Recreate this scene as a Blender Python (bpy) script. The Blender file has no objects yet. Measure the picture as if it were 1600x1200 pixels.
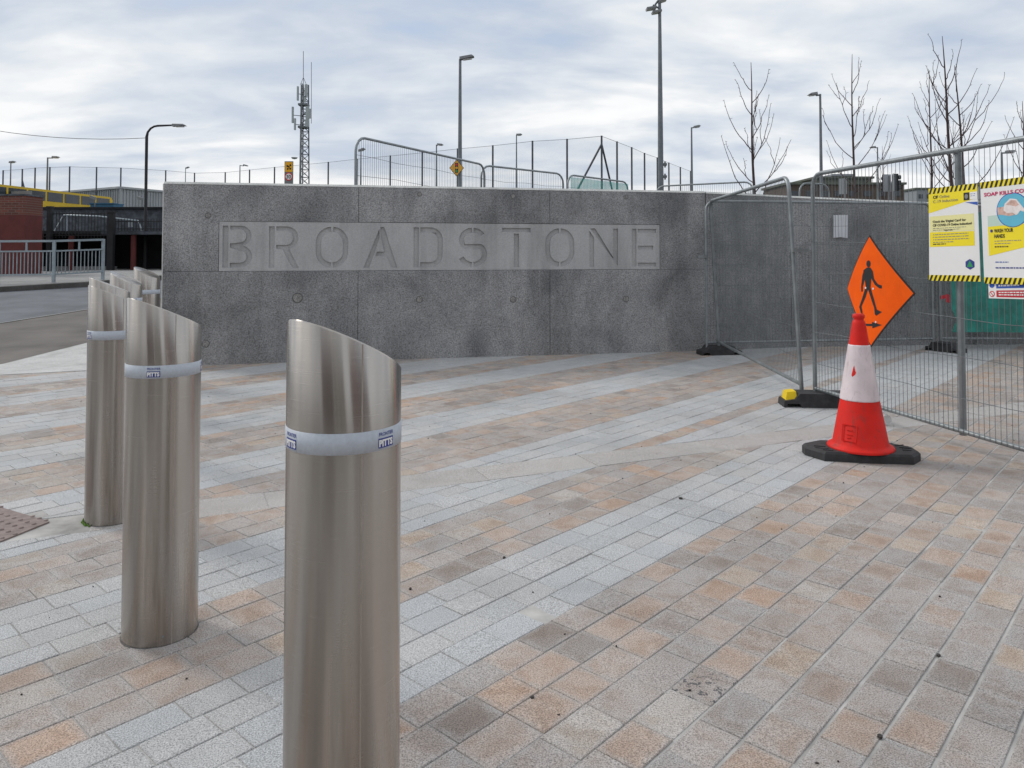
import bpy, bmesh, math, random
from mathutils import Vector, Matrix
from math import sin, cos, pi, radians, atan2, hypot, sqrt
random.seed(7)
S = bpy.context.scene
COL = S.collection
# ------------------------------------------------------------------ camera, sky, sun, exposure
F = 1195.0; TH = radians(1.8); EYE = 1.45; HOR = 395.0; CY = HOR - F*math.tan(TH)
cd = bpy.data.cameras.new('camera'); cam = bpy.data.objects.new('camera', cd); COL.objects.link(cam)
cam.location = (0, 0, EYE); cam.rotation_euler = (pi/2 + TH, 0, 0)
cd.sensor_width = 36; cd.lens = F/1600*36; cd.shift_y = -(600-CY)/1600; cd.clip_end = 3000; cd.clip_start = .05
S.camera = cam
S.view_settings.view_transform = 'Standard'; S.view_settings.look = 'None'; S.view_settings.gamma = 1
S.view_settings.exposure = 0.13
SUN_EL, SUN_AZ = radians(38), radians(-62)          # azimuth clockwise from +Y (the viewing direction)
w = bpy.data.worlds.new('World'); S.world = w; w.use_nodes = True
nt = w.node_tree; nt.nodes.clear()
def N(t, kind, **kw):
    n = t.nodes.new(kind)
    for k, v in kw.items():
        if k.startswith('i_'):
            n.inputs[k[2:].replace('_', ' ')].default_value = v
        else: setattr(n, k, v)
    return n
def mth(t, op, a, b=None, clamp=False):
    n = t.nodes.new('ShaderNodeMath'); n.operation = op; n.use_clamp = clamp
    for i, v in enumerate((a, b)):
        if v is None: continue
        if isinstance(v, (int, float)): n.inputs[i].default_value = v
        else: t.links.new(v, n.inputs[i])
    return n.outputs[0]
def ramp(t, src, stops):
    n = t.nodes.new('ShaderNodeValToRGB'); e = n.color_ramp.elements
    while len(e) > 1: e.remove(e[-1])
    for i, (p, c) in enumerate(stops):
        el = e[0] if i == 0 else e.new(p)
        el.position = p
        el.color = (c, c, c, 1) if isinstance(c, (int, float)) else (*c, 1)
    if src is not None: t.links.new(src, n.inputs[0])
    return n.outputs[0]
def mixc(t, fac, a, b, mode='MIX'):
    n = t.nodes.new('ShaderNodeMix'); n.data_type = 'RGBA'; n.blend_type = mode
    for sock, v in ((n.inputs[0], fac), (n.inputs[6], a), (n.inputs[7], b)):
        if isinstance(v, (int, float)): sock.default_value = v
        elif isinstance(v, tuple): sock.default_value = (*v, 1)
        else: t.links.new(v, sock)
    return n.outputs[2]
def noise(t, vec, scale, detail=3, rough=.55, dist=0):
    n = N(t, 'ShaderNodeTexNoise', i_Scale=scale, i_Detail=detail, i_Roughness=rough, i_Distortion=dist)
    if vec is not None: t.links.new(vec, n.inputs['Vector'])
    return n.outputs['Fac']
def build_world():
    t = nt
    out = N(t, 'ShaderNodeOutputWorld'); bg = N(t, 'ShaderNodeBackground', i_Strength=.1)
    sky = N(t, 'ShaderNodeTexSky', sky_type='NISHITA', sun_disc=False)
    sky.sun_elevation = SUN_EL; sky.sun_rotation = SUN_AZ
    tc = N(t, 'ShaderNodeTexCoord'); sep = N(t, 'ShaderNodeSeparateXYZ'); t.links.new(tc.outputs['Generated'], sep.inputs[0])
    zz = mth(t, 'ADD', mth(t, 'MAXIMUM', sep.outputs[2], 0.0), .22)
    cx = mth(t, 'DIVIDE', sep.outputs[0], zz); cy = mth(t, 'DIVIDE', sep.outputs[1], zz)
    cmb = N(t, 'ShaderNodeCombineXYZ'); t.links.new(mth(t, 'MULTIPLY', cx, .8), cmb.inputs[0]); t.links.new(mth(t, 'MULTIPLY', cy, 1.25), cmb.inputs[1])
    cmb.inputs[2].default_value = 3.7
    big = noise(t, cmb.outputs[0], 1.05, 5, .52, .35)
    fine = noise(t, cmb.outputs[0], 2.6, 7, .56, .3)
    dens = mth(t, 'ADD', mth(t, 'MULTIPLY', big, .68), mth(t, 'MULTIPLY', fine, .32))
    c = ramp(t, dens, [(.36, (4.5, 5.2, 6.4)), (.44, (5.6, 6.2, 7.1)), (.50, (7.0, 7.4, 7.9)), (.56, (8.7, 8.8, 8.9)), (.63, (9.5, 9.5, 9.5))])
    blue = ramp(t, dens, [(.30, .35), (.42, 0.0)])
    skyc = mixc(t, 1.0, sky.outputs[0], (1.6, 1.6, 1.6), 'MULTIPLY')
    col = mixc(t, blue, c, skyc)
    t.links.new(col, bg.inputs[0]); t.links.new(bg.outputs[0], out.inputs[0])
build_world()
sl = bpy.data.lights.new('sun', 'SUN'); sun = bpy.data.objects.new('sun', sl); COL.objects.link(sun)
sl.energy = 1.3; sl.angle = radians(14); sl.color = (1, .95, .88)
sd = Vector((sin(SUN_AZ)*cos(SUN_EL), cos(SUN_AZ)*cos(SUN_EL), sin(SUN_EL)))
sun.rotation_euler = (-sd).to_track_quat('-Z', 'Y').to_euler(); sun.location = (0, 0, 40)

# ------------------------------------------------------------------ surveying helpers: where a sight line meets a real plane
def ray(px, py):
    x = (px-800)/F; y = -(py-CY)/F
    return Vector((x, cos(TH)-y*sin(TH), sin(TH)+y*cos(TH)))
def G(px, py, z=0.0):
    d = ray(px, py); t = (z-EYE)/d.z; return Vector((d.x*t, d.y*t, z))
def at(px, py, Y):
    d = ray(px, py); t = Y/d.y; return Vector((d.x*t, Y, EYE+d.z*t))
def onplane(px, py, P, e):                      # vertical plane through P along unit e: (distance along, height)
    d = ray(px, py); n = (-e[1], e[0]); t = (P[0]*n[0]+P[1]*n[1])/(d.x*n[0]+d.y*n[1])
    x, y, z = d.x*t, d.y*t, EYE+d.z*t
    return ((x-P[0])*e[0]+(y-P[1])*e[1], z)

# ------------------------------------------------------------------ mesh builder
class MB:
    def __init__(s): s.v = []; s.f = []; s.sm = []
    def add(s, vs, fs, smooth=False):
        o = len(s.v); s.v += [tuple(p) for p in vs]; s.f += [tuple(i+o for i in f) for f in fs]; s.sm += [smooth]*len(fs)
        return s
    def box(s, c, size, ex=(1, 0, 0), ey=None, ez=(0, 0, 1)):
        ex = Vector(ex).normalized(); ez = Vector(ez).normalized(); ey = Vector(ey) if ey is not None else ez.cross(ex)
        c = Vector(c); a, b, h = size[0]/2, size[1]/2, size[2]/2
        vs = [c+ex*(i*a)+ey*(j*b)+ez*(k*h) for k in (-1, 1) for j in (-1, 1) for i in (-1, 1)]
        return s.add(vs, [(0, 2, 3, 1), (4, 5, 7, 6), (0, 1, 5, 4), (2, 6, 7, 3), (0, 4, 6, 2), (1, 3, 7, 5)])
    def bar(s, p, q, wx, wz, up=(0, 0, 1)):
        p = Vector(p); q = Vector(q); d = q-p; ex = d.normalized(); up = Vector(up)
        ey = up.cross(ex)
        if ey.length < 1e-4: ey = Vector((1, 0, 0)).cross(ex)
        ey.normalize(); ez = ex.cross(ey)
        return s.box((p+q)/2, (d.length, wx, wz), ex, ey, ez)
    def tube(s, pts, r, n=8, cap=True, smooth=True):
        pts = [Vector(p) for p in pts]; m = len(pts); rs = r if isinstance(r, (list, tuple)) else [r]*m
        vs = []; fs = []; ref = None
        for i, p in enumerate(pts):
            d = (pts[min(i+1, m-1)]-pts[max(i-1, 0)]).normalized()
            if ref is None: ref = Vector((0, 0, 1)) if abs(d.z) < .9 else Vector((1, 0, 0))
            a = (ref-d*ref.dot(d)).normalized(); b = d.cross(a); ref = a
            for k in range(n):
                an = 2*pi*k/n; vs.append(p+(a*cos(an)+b*sin(an))*rs[i])
        for i in range(m-1):
            for k in range(n): fs.append((i*n+k, i*n+(k+1) % n, (i+1)*n+(k+1) % n, (i+1)*n+k))
        s.add(vs, fs, smooth)
        if cap: s.add(vs[:n], [tuple(range(n))[::-1]]); s.add(vs[-n:], [tuple(range(n))])
        return s
    def lathe(s, c, prof, n=32, smooth=True, cap=True):
        c = Vector(c); vs = []; fs = []; m = len(prof)
        for (r, z) in prof:
            for k in range(n): vs.append(c+Vector((r*cos(2*pi*k/n), r*sin(2*pi*k/n), z)))
        for i in range(m-1):
            for k in range(n): fs.append((i*n+k, i*n+(k+1) % n, (i+1)*n+(k+1) % n, (i+1)*n+k))
        s.add(vs, fs, smooth)
        if cap: s.add(vs[:n], [tuple(range(n))[::-1]]); s.add(vs[-n:], [tuple(range(n))])
        return s
    def prism(s, poly, z0, z1, o=(0, 0, 0), ex=(1, 0, 0), ey=(0, 1, 0), ez=(0, 0, 1)):
        o = Vector(o); ex = Vector(ex); ey = Vector(ey); ez = Vector(ez); n = len(poly)
        vs = [o+ex*p[0]+ey*p[1]+ez*z0 for p in poly]+[o+ex*p[0]+ey*p[1]+ez*z1 for p in poly]
        return s.add(vs, [tuple(range(n))[::-1], tuple(range(n, 2*n))]+[(i, (i+1) % n, n+(i+1) % n, n+i) for i in range(n)])
    def mesh(s, name, mat):
        me = bpy.data.meshes.new(name); me.from_pydata(s.v, [], s.f); me.polygons.foreach_set('use_smooth', s.sm)
        if mat: me.materials.append(mat)
        me.update(); return me
    def build(s, name, mat, parent=None, fix=True):
        me = s.mesh(name, mat)
        if fix:
            bm = bmesh.new(); bm.from_mesh(me); bmesh.ops.recalc_face_normals(bm, faces=bm.faces); bm.to_mesh(me); bm.free()
        o = bpy.data.objects.new(name, me); COL.objects.link(o)
        if parent: put(o, parent)
        return o
def put(o, parent):
    o.parent = parent; o.matrix_parent_inverse = Matrix.Translation(-parent.location) if parent.type == 'EMPTY' else Matrix()
def tag(o, label=None, cat=None, group=None, kind=None):
    if label: o['label'] = label
    if cat: o['category'] = cat
    if group: o['group'] = group
    if kind: o['kind'] = kind
    return o
def thing(name, label, cat, loc=(0, 0, 0), group=None):
    o = bpy.data.objects.new(name, None); COL.objects.link(o); o.location = loc; o.empty_display_size = .1
    return tag(o, label, cat, group)
def struct(o): o['kind'] = 'structure'; return o

# ------------------------------------------------------------------ materials
def mat(name, col, rough=.6, metal=0.0, var=.12, scale=8, bump=0.0, bscale=60, spec=.4, tint=None):
    m = bpy.data.materials.new(name); m.use_nodes = True; t = m.node_tree; b = t.nodes['Principled BSDF']
    b.inputs['Roughness'].default_value = rough; b.inputs['Metallic'].default_value = metal; b.inputs['Specular IOR Level'].default_value = spec
    g = N(t, 'ShaderNodeNewGeometry')
    f = noise(t, g.outputs['Position'], scale, 4, .6)
    lo = tuple(c*(1-var) for c in col); hi = tuple(min(1, c*(1+var)) for c in col)
    if tint: lo = tint
    t.links.new(ramp(t, f, [(.3, lo), (.7, hi)]), b.inputs['Base Color'])
    if rough < .7: t.links.new(ramp(t, noise(t, g.outputs['Position'], scale*2.3, 3), [(.3, rough*.85), (.7, min(1, rough*1.2))]), b.inputs['Roughness'])
    if bump:
        bn = N(t, 'ShaderNodeBump', i_Strength=bump, i_Distance=.004)
        t.links.new(noise(t, g.outputs['Position'], bscale, 4, .65), bn.inputs['Height']); t.links.new(bn.outputs[0], b.inputs['Normal'])
    return m
def concrete(name, dark, light, speck=.35, blot=1.6, bump=.5):
    m = bpy.data.materials.new(name); m.use_nodes = True; t = m.node_tree; b = t.nodes['Principled BSDF']
    b.inputs['Roughness'].default_value = .85; b.inputs['Specular IOR Level'].default_value = .25
    g = N(t, 'ShaderNodeNewGeometry'); P = g.outputs['Position']
    mp = N(t, 'ShaderNodeMapping'); mp.inputs['Scale'].default_value = (1, 1, .75); t.links.new(P, mp.inputs[0])
    base = ramp(t, noise(t, mp.outputs[0], blot, 6, .62, .4), [(.32, dark), (.5, tuple((a+c)/2 for a, c in zip(dark, light))), (.68, light)])
    sp = ramp(t, noise(t, P, 70, 2, .7), [(.34, 1-speck*1.3), (.5, 1.0), (.66, 1+speck)])
    c = mixc(t, 1.0, base, sp, 'MULTIPLY')
    vo = N(t, 'ShaderNodeTexVoronoi', i_Scale=34.0); t.links.new(P, vo.inputs['Vector'])
    pit = ramp(t, vo.outputs['Distance'], [(.08, .45), (.2, 1.0)])
    gate = ramp(t, noise(t, P, 9, 3), [(.5, 0.0), (.6, 1.0)])
    c = mixc(t, mth(t, 'MULTIPLY', gate, min(1, speck*1.6)), c, mixc(t, 1.0, c, pit, 'MULTIPLY'))
    # damp streaks that ran down the face
    mp2 = N(t, 'ShaderNodeMapping'); mp2.inputs['Scale'].default_value = (3.2, 3.2, .35); t.links.new(P, mp2.inputs[0])
    st = ramp(t, noise(t, mp2.outputs[0], 1.3, 4, .6), [(.5, 1.0), (.72, .74)])
    c = mixc(t, .8, c, mixc(t, 1.0, c, st, 'MULTIPLY'))
    t.links.new(c, b.inputs['Base Color'])
    bn = N(t, 'ShaderNodeBump', i_Strength=bump, i_Distance=.005); t.links.new(noise(t, P, 85, 3, .7), bn.inputs['Height']); t.links.new(bn.outputs[0], b.inputs['Normal'])
    return m
def stone_mat():
    m = bpy.data.materials.new('granite_sett'); m.use_nodes = True; t = m.node_tree; b = t.nodes['Principled BSDF']
    b.inputs['Roughness'].default_value = .72; b.inputs['Specular IOR Level'].default_value = .35
    g = N(t, 'ShaderNodeNewGeometry'); P = g.outputs['Position']
    ca = N(t, 'ShaderNodeAttribute', attribute_name='col'); ra = N(t, 'ShaderNodeAttribute', attribute_name='info')
    sep = N(t, 'ShaderNodeSeparateColor'); t.links.new(ra.outputs['Color'], sep.inputs[0])   # r: stone number, g: distance from the edge, b: tan stone
    off = N(t, 'ShaderNodeVectorMath', operation='ADD'); t.links.new(P, off.inputs[0])
    cmb = N(t, 'ShaderNodeCombineXYZ'); t.links.new(mth(t, 'MULTIPLY', sep.outputs[0], 57.0), cmb.inputs[2]); t.links.new(cmb.outputs[0], off.inputs[1])
    col = ca.outputs['Color']
    # iron staining inside the tan stones, cut off at each stone's edge
    st = ramp(t, noise(t, off.outputs[0], 7.5, 4, .6, .6), [(.42, (1.0, 1.0, 1.0)), (.58, (.88, .82, .77)), (.72, (.74, .66, .60))])
    col = mixc(t, mth(t, 'MULTIPLY', sep.outputs[2], .85), col, mixc(t, 1.0, col, st, 'MULTIPLY'))
    # mortar haze left along the edges
    hz = mth(t, 'MULTIPLY', ramp(t, mth(t, 'ADD', sep.outputs[1], mth(t, 'MULTIPLY', noise(t, off.outputs[0], 16, 3), .7)), [(.3, .62), (.62, 0.0)]), mth(t, 'ADD', mth(t, 'MULTIPLY', sep.outputs[2], .65), .2))
    col = mixc(t, hz, col, (.43, .42, .41))
    # crystals
    s1 = ramp(t, noise(t, P, 210, 2, .7), [(.33, .45), (.5, 1.0), (.68, 1.4)])
    vo = N(t, 'ShaderNodeTexVoronoi', i_Scale=125.0); t.links.new(P, vo.inputs['Vector'])
    s2 = ramp(t, vo.outputs['Distance'], [(.16, .62), (.36, 1.0)])
    col = mixc(t, 1.0, col, s1, 'MULTIPLY'); col = mixc(t, .75, col, mixc(t, 1.0, col, s2, 'MULTIPLY'))
    # foot traffic grime over the whole square
    gr = ramp(t, noise(t, P, .7, 7, .66, .5), [(.32, .80), (.5, .97), (.68, 1.06)])
    col = mixc(t, 1.0, col, gr, 'MULTIPLY')
    gm = ramp(t, noise(t, P, 38, 4, .7), [(.66, 0.0), (.74, .55)])
    col = mixc(t, mth(t, 'MULTIPLY', gm, ramp(t, noise(t, P, 1.9, 3), [(.5, 0.0), (.7, 1.0)])), col, (.13, .12, .115))
    bl = ramp(t, noise(t, P, 33, 4, .75), [(.555, 0.0), (.58, 1.0)])
    col = mixc(t, mth(t, 'MULTIPLY', bl, ca.outputs['Alpha']), col, (.085, .085, .09))
    t.links.new(col, b.inputs['Base Color'])
    bn = N(t, 'ShaderNodeBump', i_Strength=.45, i_Distance=.003); t.links.new(noise(t, P, 150, 3, .7), bn.inputs['Height']); t.links.new(bn.outputs[0], b.inputs['Normal'])
    return m
def steel_mat():
    m = bpy.data.materials.new('brushed_stainless'); m.use_nodes = True; t = m.node_tree; b = t.nodes['Principled BSDF']
    b.inputs['Metallic'].default_value = 1; b.inputs['Anisotropic'].default_value = .9; b.inputs['Anisotropic Rotation'].default_value = .25
    tg = N(t, 'ShaderNodeTangent', direction_type='RADIAL', axis='Z'); t.links.new(tg.outputs[0], b.inputs['Tangent'])
    tc = N(t, 'ShaderNodeTexCoord'); O = tc.outputs['Object']
    mp = N(t, 'ShaderNodeMapping'); mp.inputs['Scale'].default_value = (1, 1, 110); t.links.new(O, mp.inputs[0])
    mv = N(t, 'ShaderNodeMapping'); mv.inputs['Scale'].default_value = (9, 9, .5); t.links.new(O, mv.inputs[0])
    sc = noise(t, mp.outputs[0], 6, 4, .7)
    ver = noise(t, mv.outputs[0], 1.4, 3, .5)
    c = ramp(t, ver, [(.35, (.315, .287, .26)), (.65, (.53, .495, .455))])
    c = mixc(t, 1.0, c, ramp(t, sc, [(.3, .96), (.7, 1.03)]), 'MULTIPLY')
    # rust-brown run marks low down and rubbed smudges
    sepz = N(t, 'ShaderNodeSeparateXYZ'); t.links.new(O, sepz.inputs[0])
    low = ramp(t, sepz.outputs[2], [(.05, 1.0), (.6, .15), (.9, 0.0)])
    mr = N(t, 'ShaderNodeMapping'); mr.inputs['Scale'].default_value = (22, 22, 1.6); t.links.new(O, mr.inputs[0])
    rs = ramp(t, noise(t, mr.outputs[0], 1.0, 4, .6), [(.56, 0.0), (.72, .55)])
    c = mixc(t, mth(t, 'MULTIPLY', low, rs), c, (.20, .14, .09))
    t.links.new(c, b.inputs['Base Color'])
    t.links.new(mth(t, 'ADD', ramp(t, sc, [(.3, .235), (.7, .275)]), mth(t, 'MULTIPLY', mth(t, 'MULTIPLY', low, rs), .4)), b.inputs['Roughness'])
    return m
def sheer(name, col, alpha, rough=.7):
    m = bpy.data.materials.new(name); m.use_nodes = True; t = m.node_tree; b = t.nodes['Principled BSDF']
    b.inputs['Roughness'].default_value = rough
    g = N(t, 'ShaderNodeNewGeometry')
    f = noise(t, g.outputs['Position'], 6, 3)
    t.links.new(ramp(t, f, [(.3, tuple(c*.8 for c in col)), (.7, tuple(min(1, c*1.2) for c in col))]), b.inputs['Base Color'])
    t.links.new(ramp(t, f, [(.3, alpha*.85), (.7, min(1, alpha*1.12))]), b.inputs['Alpha'])
    return m
def cladding(name, col):
    return mat(name, col, .5, .0, .08, .6)
def brick_mat():
    m = bpy.data.materials.new('red_brick'); m.use_nodes = True; t = m.node_tree; b = t.nodes['Principled BSDF']; b.inputs['Roughness'].default_value = .85
    tc = N(t, 'ShaderNodeTexCoord'); mp = N(t, 'ShaderNodeMapping'); mp.inputs['Rotation'].default_value = (radians(90), 0, 0); t.links.new(tc.outputs['Object'], mp.inputs[0])
    br = N(t, 'ShaderNodeTexBrick', i_Scale=1.0); br.inputs['Brick Width'].default_value = .225; br.inputs['Row Height'].default_value = .075; br.inputs['Mortar Size'].default_value = .007
    br.inputs['Color1'].default_value = (.17, .05, .035, 1); br.inputs['Color2'].default_value = (.10, .035, .028, 1); br.inputs['Mortar'].default_value = (.16, .12, .10, 1)
    t.links.new(mp.outputs[0], br.inputs[0]); t.links.new(br.outputs['Color'], b.inputs['Base Color'])
    return m
def worn(name, col, dirt, amt, rough=.55, spec=.25):
    m = mat(name, col, rough, 0, .10, 7, .12, 25, spec=spec); t = m.node_tree; b = t.nodes['Principled BSDF']; g = N(t, 'ShaderNodeNewGeometry')
    src = b.inputs['Base Color'].links[0].from_socket
    mp = N(t, 'ShaderNodeMapping'); mp.inputs['Scale'].default_value = (1, 1, .45); t.links.new(g.outputs['Position'], mp.inputs[0])
    f = ramp(t, noise(t, mp.outputs[0], 19, 6, .72, .6), [(.52, 0.0), (.70, amt)])
    t.links.new(mixc(t, f, src, dirt), b.inputs['Base Color']); return m
M = {
 'stone': stone_mat(), 'bed': mat('mortar_bed', (.40, .39, .375), .95, 0, .3, 5, .4, 90),
 'steel': steel_mat(), 'seam': mat('weld_seam', (.40, .35, .30), .5, .3, .1, 30),
 'conc': concrete('exposed_aggregate_concrete', (.165, .168, .173), (.40, .40, .402), .36, 1.0, .6),
 'smooth': concrete('smooth_cast_concrete', (.40, .405, .405), (.50, .50, .50), .10, 1.8, .2),
 'edge': concrete('wall_arris', (.55, .55, .53), (.70, .70, .67), .15, 3, .3),
 'kerb': concrete('kerb_stone', (.45, .45, .44), (.58, .58, .57), .15, 1.2, .3),
 'path': concrete('footpath_concrete', (.24, .24, .235), (.32, .32, .315), .15, .8, .3),
 'asphalt': mat('blue_grey_asphalt', (.135, .145, .16), .9, 0, .25, 1.3, .5, 90),
 'asphalt_old': mat('brown_asphalt', (.14, .128, .118), .9, 0, .3, .9, .5, 90),
 'ground': mat('ground', (.13, .13, .125), .95, 0, .2, .2),
 'upper': mat('upper_ground', (.12, .13, .10), .95, 0, .2, .2),
 'galv': mat('galvanised_steel', (.27, .295, .305), .45, .65, .2, 9),
 'wire': mat('galvanised_wire', (.16, .175, .185), .5, .5, .2, 9),
 'pole': mat('lamp_pole_grey', (.17, .19, .205), .5, .4, .15, 4),
 'post': mat('dark_grey_post', (.09, .10, .115), .6, .2, .2, 3),
 'lampgrey': mat('lamp_head_grey', (.20, .205, .21), .5, .2, .15, 4),
 'lens': mat('lamp_lens', (.5, .5, .48), .2, 0, .1, 4),
 'black': mat('black_paint', (.014, .015, .017), .5, 0, .3, 5),
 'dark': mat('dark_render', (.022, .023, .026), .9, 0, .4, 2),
 'slate': mat('dark_rubble_stone', (.075, .085, .10), .9, 0, .55, 5, .8, 12),
 'redpaint': mat('dark_red_paint', (.105, .02, .018), .7, 0, .2, 3),
 'brick': brick_mat(),
 'railing': mat('pale_blue_railing', (.30, .35, .38), .45, .3, .15, 6),
 'rubber': mat('black_rubber', (.04, .04, .042), .75, 0, .35, 14, .5, 60),
 'orange': worn('fluorescent_orange', (1.0, .118, .003), (.60, .12, .03), .3, .6, .15),
 'conered': worn('cone_red', (.72, .02, .013), (.30, .05, .04), .7),
 'sleeve': worn('reflective_sleeve', (.76, .66, .68), (.40, .34, .35), .6, .4, .4),
 'white': mat('white_board', (.80, .80, .79), .5, 0, .03, 3),
 'paper': mat('white_paper', (.74, .76, .80), .6, 0, .05, 3),
 'yellow': mat('print_yellow', (.88, .72, .02), .5, 0, .03, 3),
 'paleyellow': mat('print_pale_yellow', (.80, .76, .36), .5, 0, .03, 3),
 'ink': mat('print_black', (.02, .02, .022), .6, 0, .1, 3),
 'inkgrey': mat('print_grey', (.22, .22, .22), .6, 0, .1, 3),
 'magenta': mat('print_magenta', (.55, .02, .12), .6, 0, .1, 3),
 'printred': mat('print_red', (.50, .02, .035), .6, 0, .1, 3),
 'printblue': mat('print_blue', (.03, .10, .42), .6, 0, .1, 3),
 'sky_print': mat('print_sky_blue', (.12, .46, .62), .6, 0, .1, 3),
 'skin': mat('print_skin', (.60, .40, .34), .6, 0, .3, 40),
 'foam': mat('print_foam', (.78, .72, .70), .6, 0, .1, 40),
 'palegreen': mat('print_pale_green', (.50, .64, .56), .6, 0, .05, 3),
 'logogreen': mat('print_green', (.03, .30, .10), .6, 0, .1, 3),
 'navy': mat('print_navy', (.03, .045, .25), .6, 0, .1, 3),
 'strap': mat('sticker_band', (.50, .54, .60), .5, 0, .08, 90),
 'feetyellow': mat('yellow_plastic', (.85, .60, .01), .45, 0, .08, 9),
 'net': sheer('green_netting', (.02, .25, .20), .84),
 'netthin': sheer('thin_green_netting', (.05, .36, .30), .55),
 'courtmesh': sheer('court_mesh', (.22, .25, .28), .075),
 'plastic': sheer('clear_plastic', (.62, .64, .64), .55, .25),
 'bark': mat('young_bark', (.062, .038, .036), .8, 0, .35, 7),
 'busyellow': mat('bus_yellow', (.68, .45, .01), .35, 0, .06, 1),
 'glass': mat('dark_glass', (.03, .04, .05), .12, 0, .3, 2, spec=.6),
 'clad': cladding('grey_cladding', (.25, .27, .29)), 'clad2': cladding('pale_cladding', (.35, .37, .39)),
 'bluebox': mat('blue_container', (.03, .12, .22), .6, 0, .2, 1),
 'olive': mat('olive_roof', (.115, .125, .105), .85, 0, .2, 1), 'brown': mat('brown_wall', (.10, .075, .062), .85, 0, .25, 1),
 'antenna': mat('antenna_grey', (.36, .40, .41), .5, 0, .1, 1), 'lattice': mat('mast_steel', (.15, .165, .18), .5, .4, .15, 1),
 'amber': mat('sign_amber', (.85, .42, .01), .5, 0, .05, 3), 'signred': mat('sign_red', (.62, .02, .03), .5, 0, .05, 3),
 'tactile': mat('tactile_buff', (.25, .20, .185), .85, 0, .25, 20, .5, 90), 'moss': mat('moss', (.10, .19, .03), .9, 0, .3, 60),
 'shadowgrey': mat('contact_shadow_grey', (.12, .115, .11), .9, 0, .4, 30), 'litter': mat('dark_grit', (.05, .045, .042), .9, 0, .4, 30), 'granitestrip': None,
 'houserender': mat('pale_house_render', (.34, .31, .27), .85, 0, .15, .5), 'roofslate': mat('roof_slate', (.07, .075, .085), .8, 0, .2, 1.5),
}

# ------------------------------------------------------------------ terrain
GZ = -0.02
g = MB(); g.add([(-900, -900, -.16), (900, -900, -.16), (900, 900, -.16), (-900, 900, -.16)], [(0, 1, 2, 3)])
struct(g.build('ground', M['ground']))
def rz(y): return .06*(min(max(y, 10), 22)-10)          # the street climbs away from the square
def sheet(name, pts, m, lift=0.0, thick=.2, zf=rz):
    b = MB(); n = len(pts)
    b.add([(x, y, zf(y)+lift) for x, y in pts]+[(x, y, zf(y)+lift-thick) for x, y in pts],
          [tuple(range(n))]+[(i, n+i, n+(i+1) % n, (i+1) % n) for i in range(n)])
    return struct(b.build(name, m))
def strip2(name, A, B, m, lift, thick=.2):
    b = MB(); n = len(A)
    b.add([(x, y, rz(y)+lift) for x, y in A]+[(x, y, rz(y)+lift) for x, y in B]+[(x, y, rz(y)+lift-thick) for x, y in A]+[(x, y, rz(y)+lift-thick) for x, y in B],
          [(i, i+1, n+i+1, n+i) for i in range(n-1)]+[(i, 2*n+i, 2*n+i+1, i+1) for i in range(n-1)]+[(n+i, n+i+1, 3*n+i+1, 3*n+i) for i in range(n-1)]+[(0, n, 3*n, 2*n), (n-1, 3*n-1, 4*n-1, 2*n-1)])
    return struct(b.build(name, m))
kerbN = [(-9.6, -3), (-7.6, 5), (-6.63, 9.95), (-6.38, 11.6), (-5.95, 14), (-5.2, 18), (-4.6, 22), (-4.4, 31)]
mid = [(-13.5, -3), (-11.4, 5), (-9.9, 10.5), (-9.05, 13.6), (-8.45, 15.6), (-7.6, 18.2), (-7.0, 22), (-6.8, 31)]
far = [(-24, -3), (-21, 5), (-17.5, 12), (-14.2, 17.0), (-12.6, 18.3), (-10.9, 19.7), (-9.6, 22), (-9.0, 31)]
strip2('road', mid, kerbN, M['asphalt_old'], -.012)
strip2('road_new_lane', far, mid, M['asphalt'], -.008)
# worn white line along the join of the two lanes
ln = MB()
for i in range(1, 6):
    (x0, y0), (x1, y1) = mid[i], mid[i+1]
    d = Vector((x1-x0, y1-y0, 0)).normalized(); nn = Vector((d.y, -d.x, 0))*.035
    ln.add([(x0-nn.x, y0-nn.y, rz(y0)-.004), (x0+nn.x, y0+nn.y, rz(y0)-.004), (x1+nn.x, y1+nn.y, rz(y1)-.004), (x1-nn.x, y1-nn.y, rz(y1)-.004)], [(0, 1, 2, 3)])
struct(ln.build('road_joint_line', M['path']))
far2 = [(x-.16, y+.10) for x, y in far]
strip2('far_kerb', far2, far, concrete('far_kerb_stone', (.075, .07, .066), (.12, .115, .11), .2, 3), .115)
back = [(-44, -3), (-44, 5), (-44, 14), (-42, 30.2), (-26, 30.2), (-18, 30.2), (-12, 30.2), (-9.4, 31)]
strip2('far_footpath', back, far2, M['path'], .112)
# ------------------------------------------------------------------ square paving
A = math.atan(1090/1195.0); U = (sin(A), cos(A)); V = (-U[1], U[0])
SL = .4335; SY0 = 3.88+SL*2.56                       # slanting border strip: lower edge y = SY0 + SL x
SLEN = sqrt(1+SL*SL); SN = (-SL/SLEN, 1/SLEN); SW = .312; SC0 = SY0/SLEN   # n.p between SC0 and SC0+SW
TC = [G(77, 816).xy, G(0, 793).xy, (-4.1, 4.95), (-3.75, 3.2), G(0, 847).xy]   # blister paving corner
def clip(poly, n, c):                                # keep n.p <= c
    out = []
    for i in range(len(poly)):
        p, q = poly[i], poly[(i+1) % len(poly)]
        dp, dq = n[0]*p[0]+n[1]*p[1]-c, n[0]*q[0]+n[1]*q[1]-c
        if dp <= 0: out.append(p)
        if dp*dq < 0:
            t = dp/(dp-dq); out.append((p[0]+(q[0]-p[0])*t, p[1]+(q[1]-p[1])*t))
    return out
def area(poly): return abs(sum(poly[i][0]*poly[(i+1) % len(poly)][1]-poly[(i+1) % len(poly)][0]*poly[i][1] for i in range(len(poly))))/2
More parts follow.
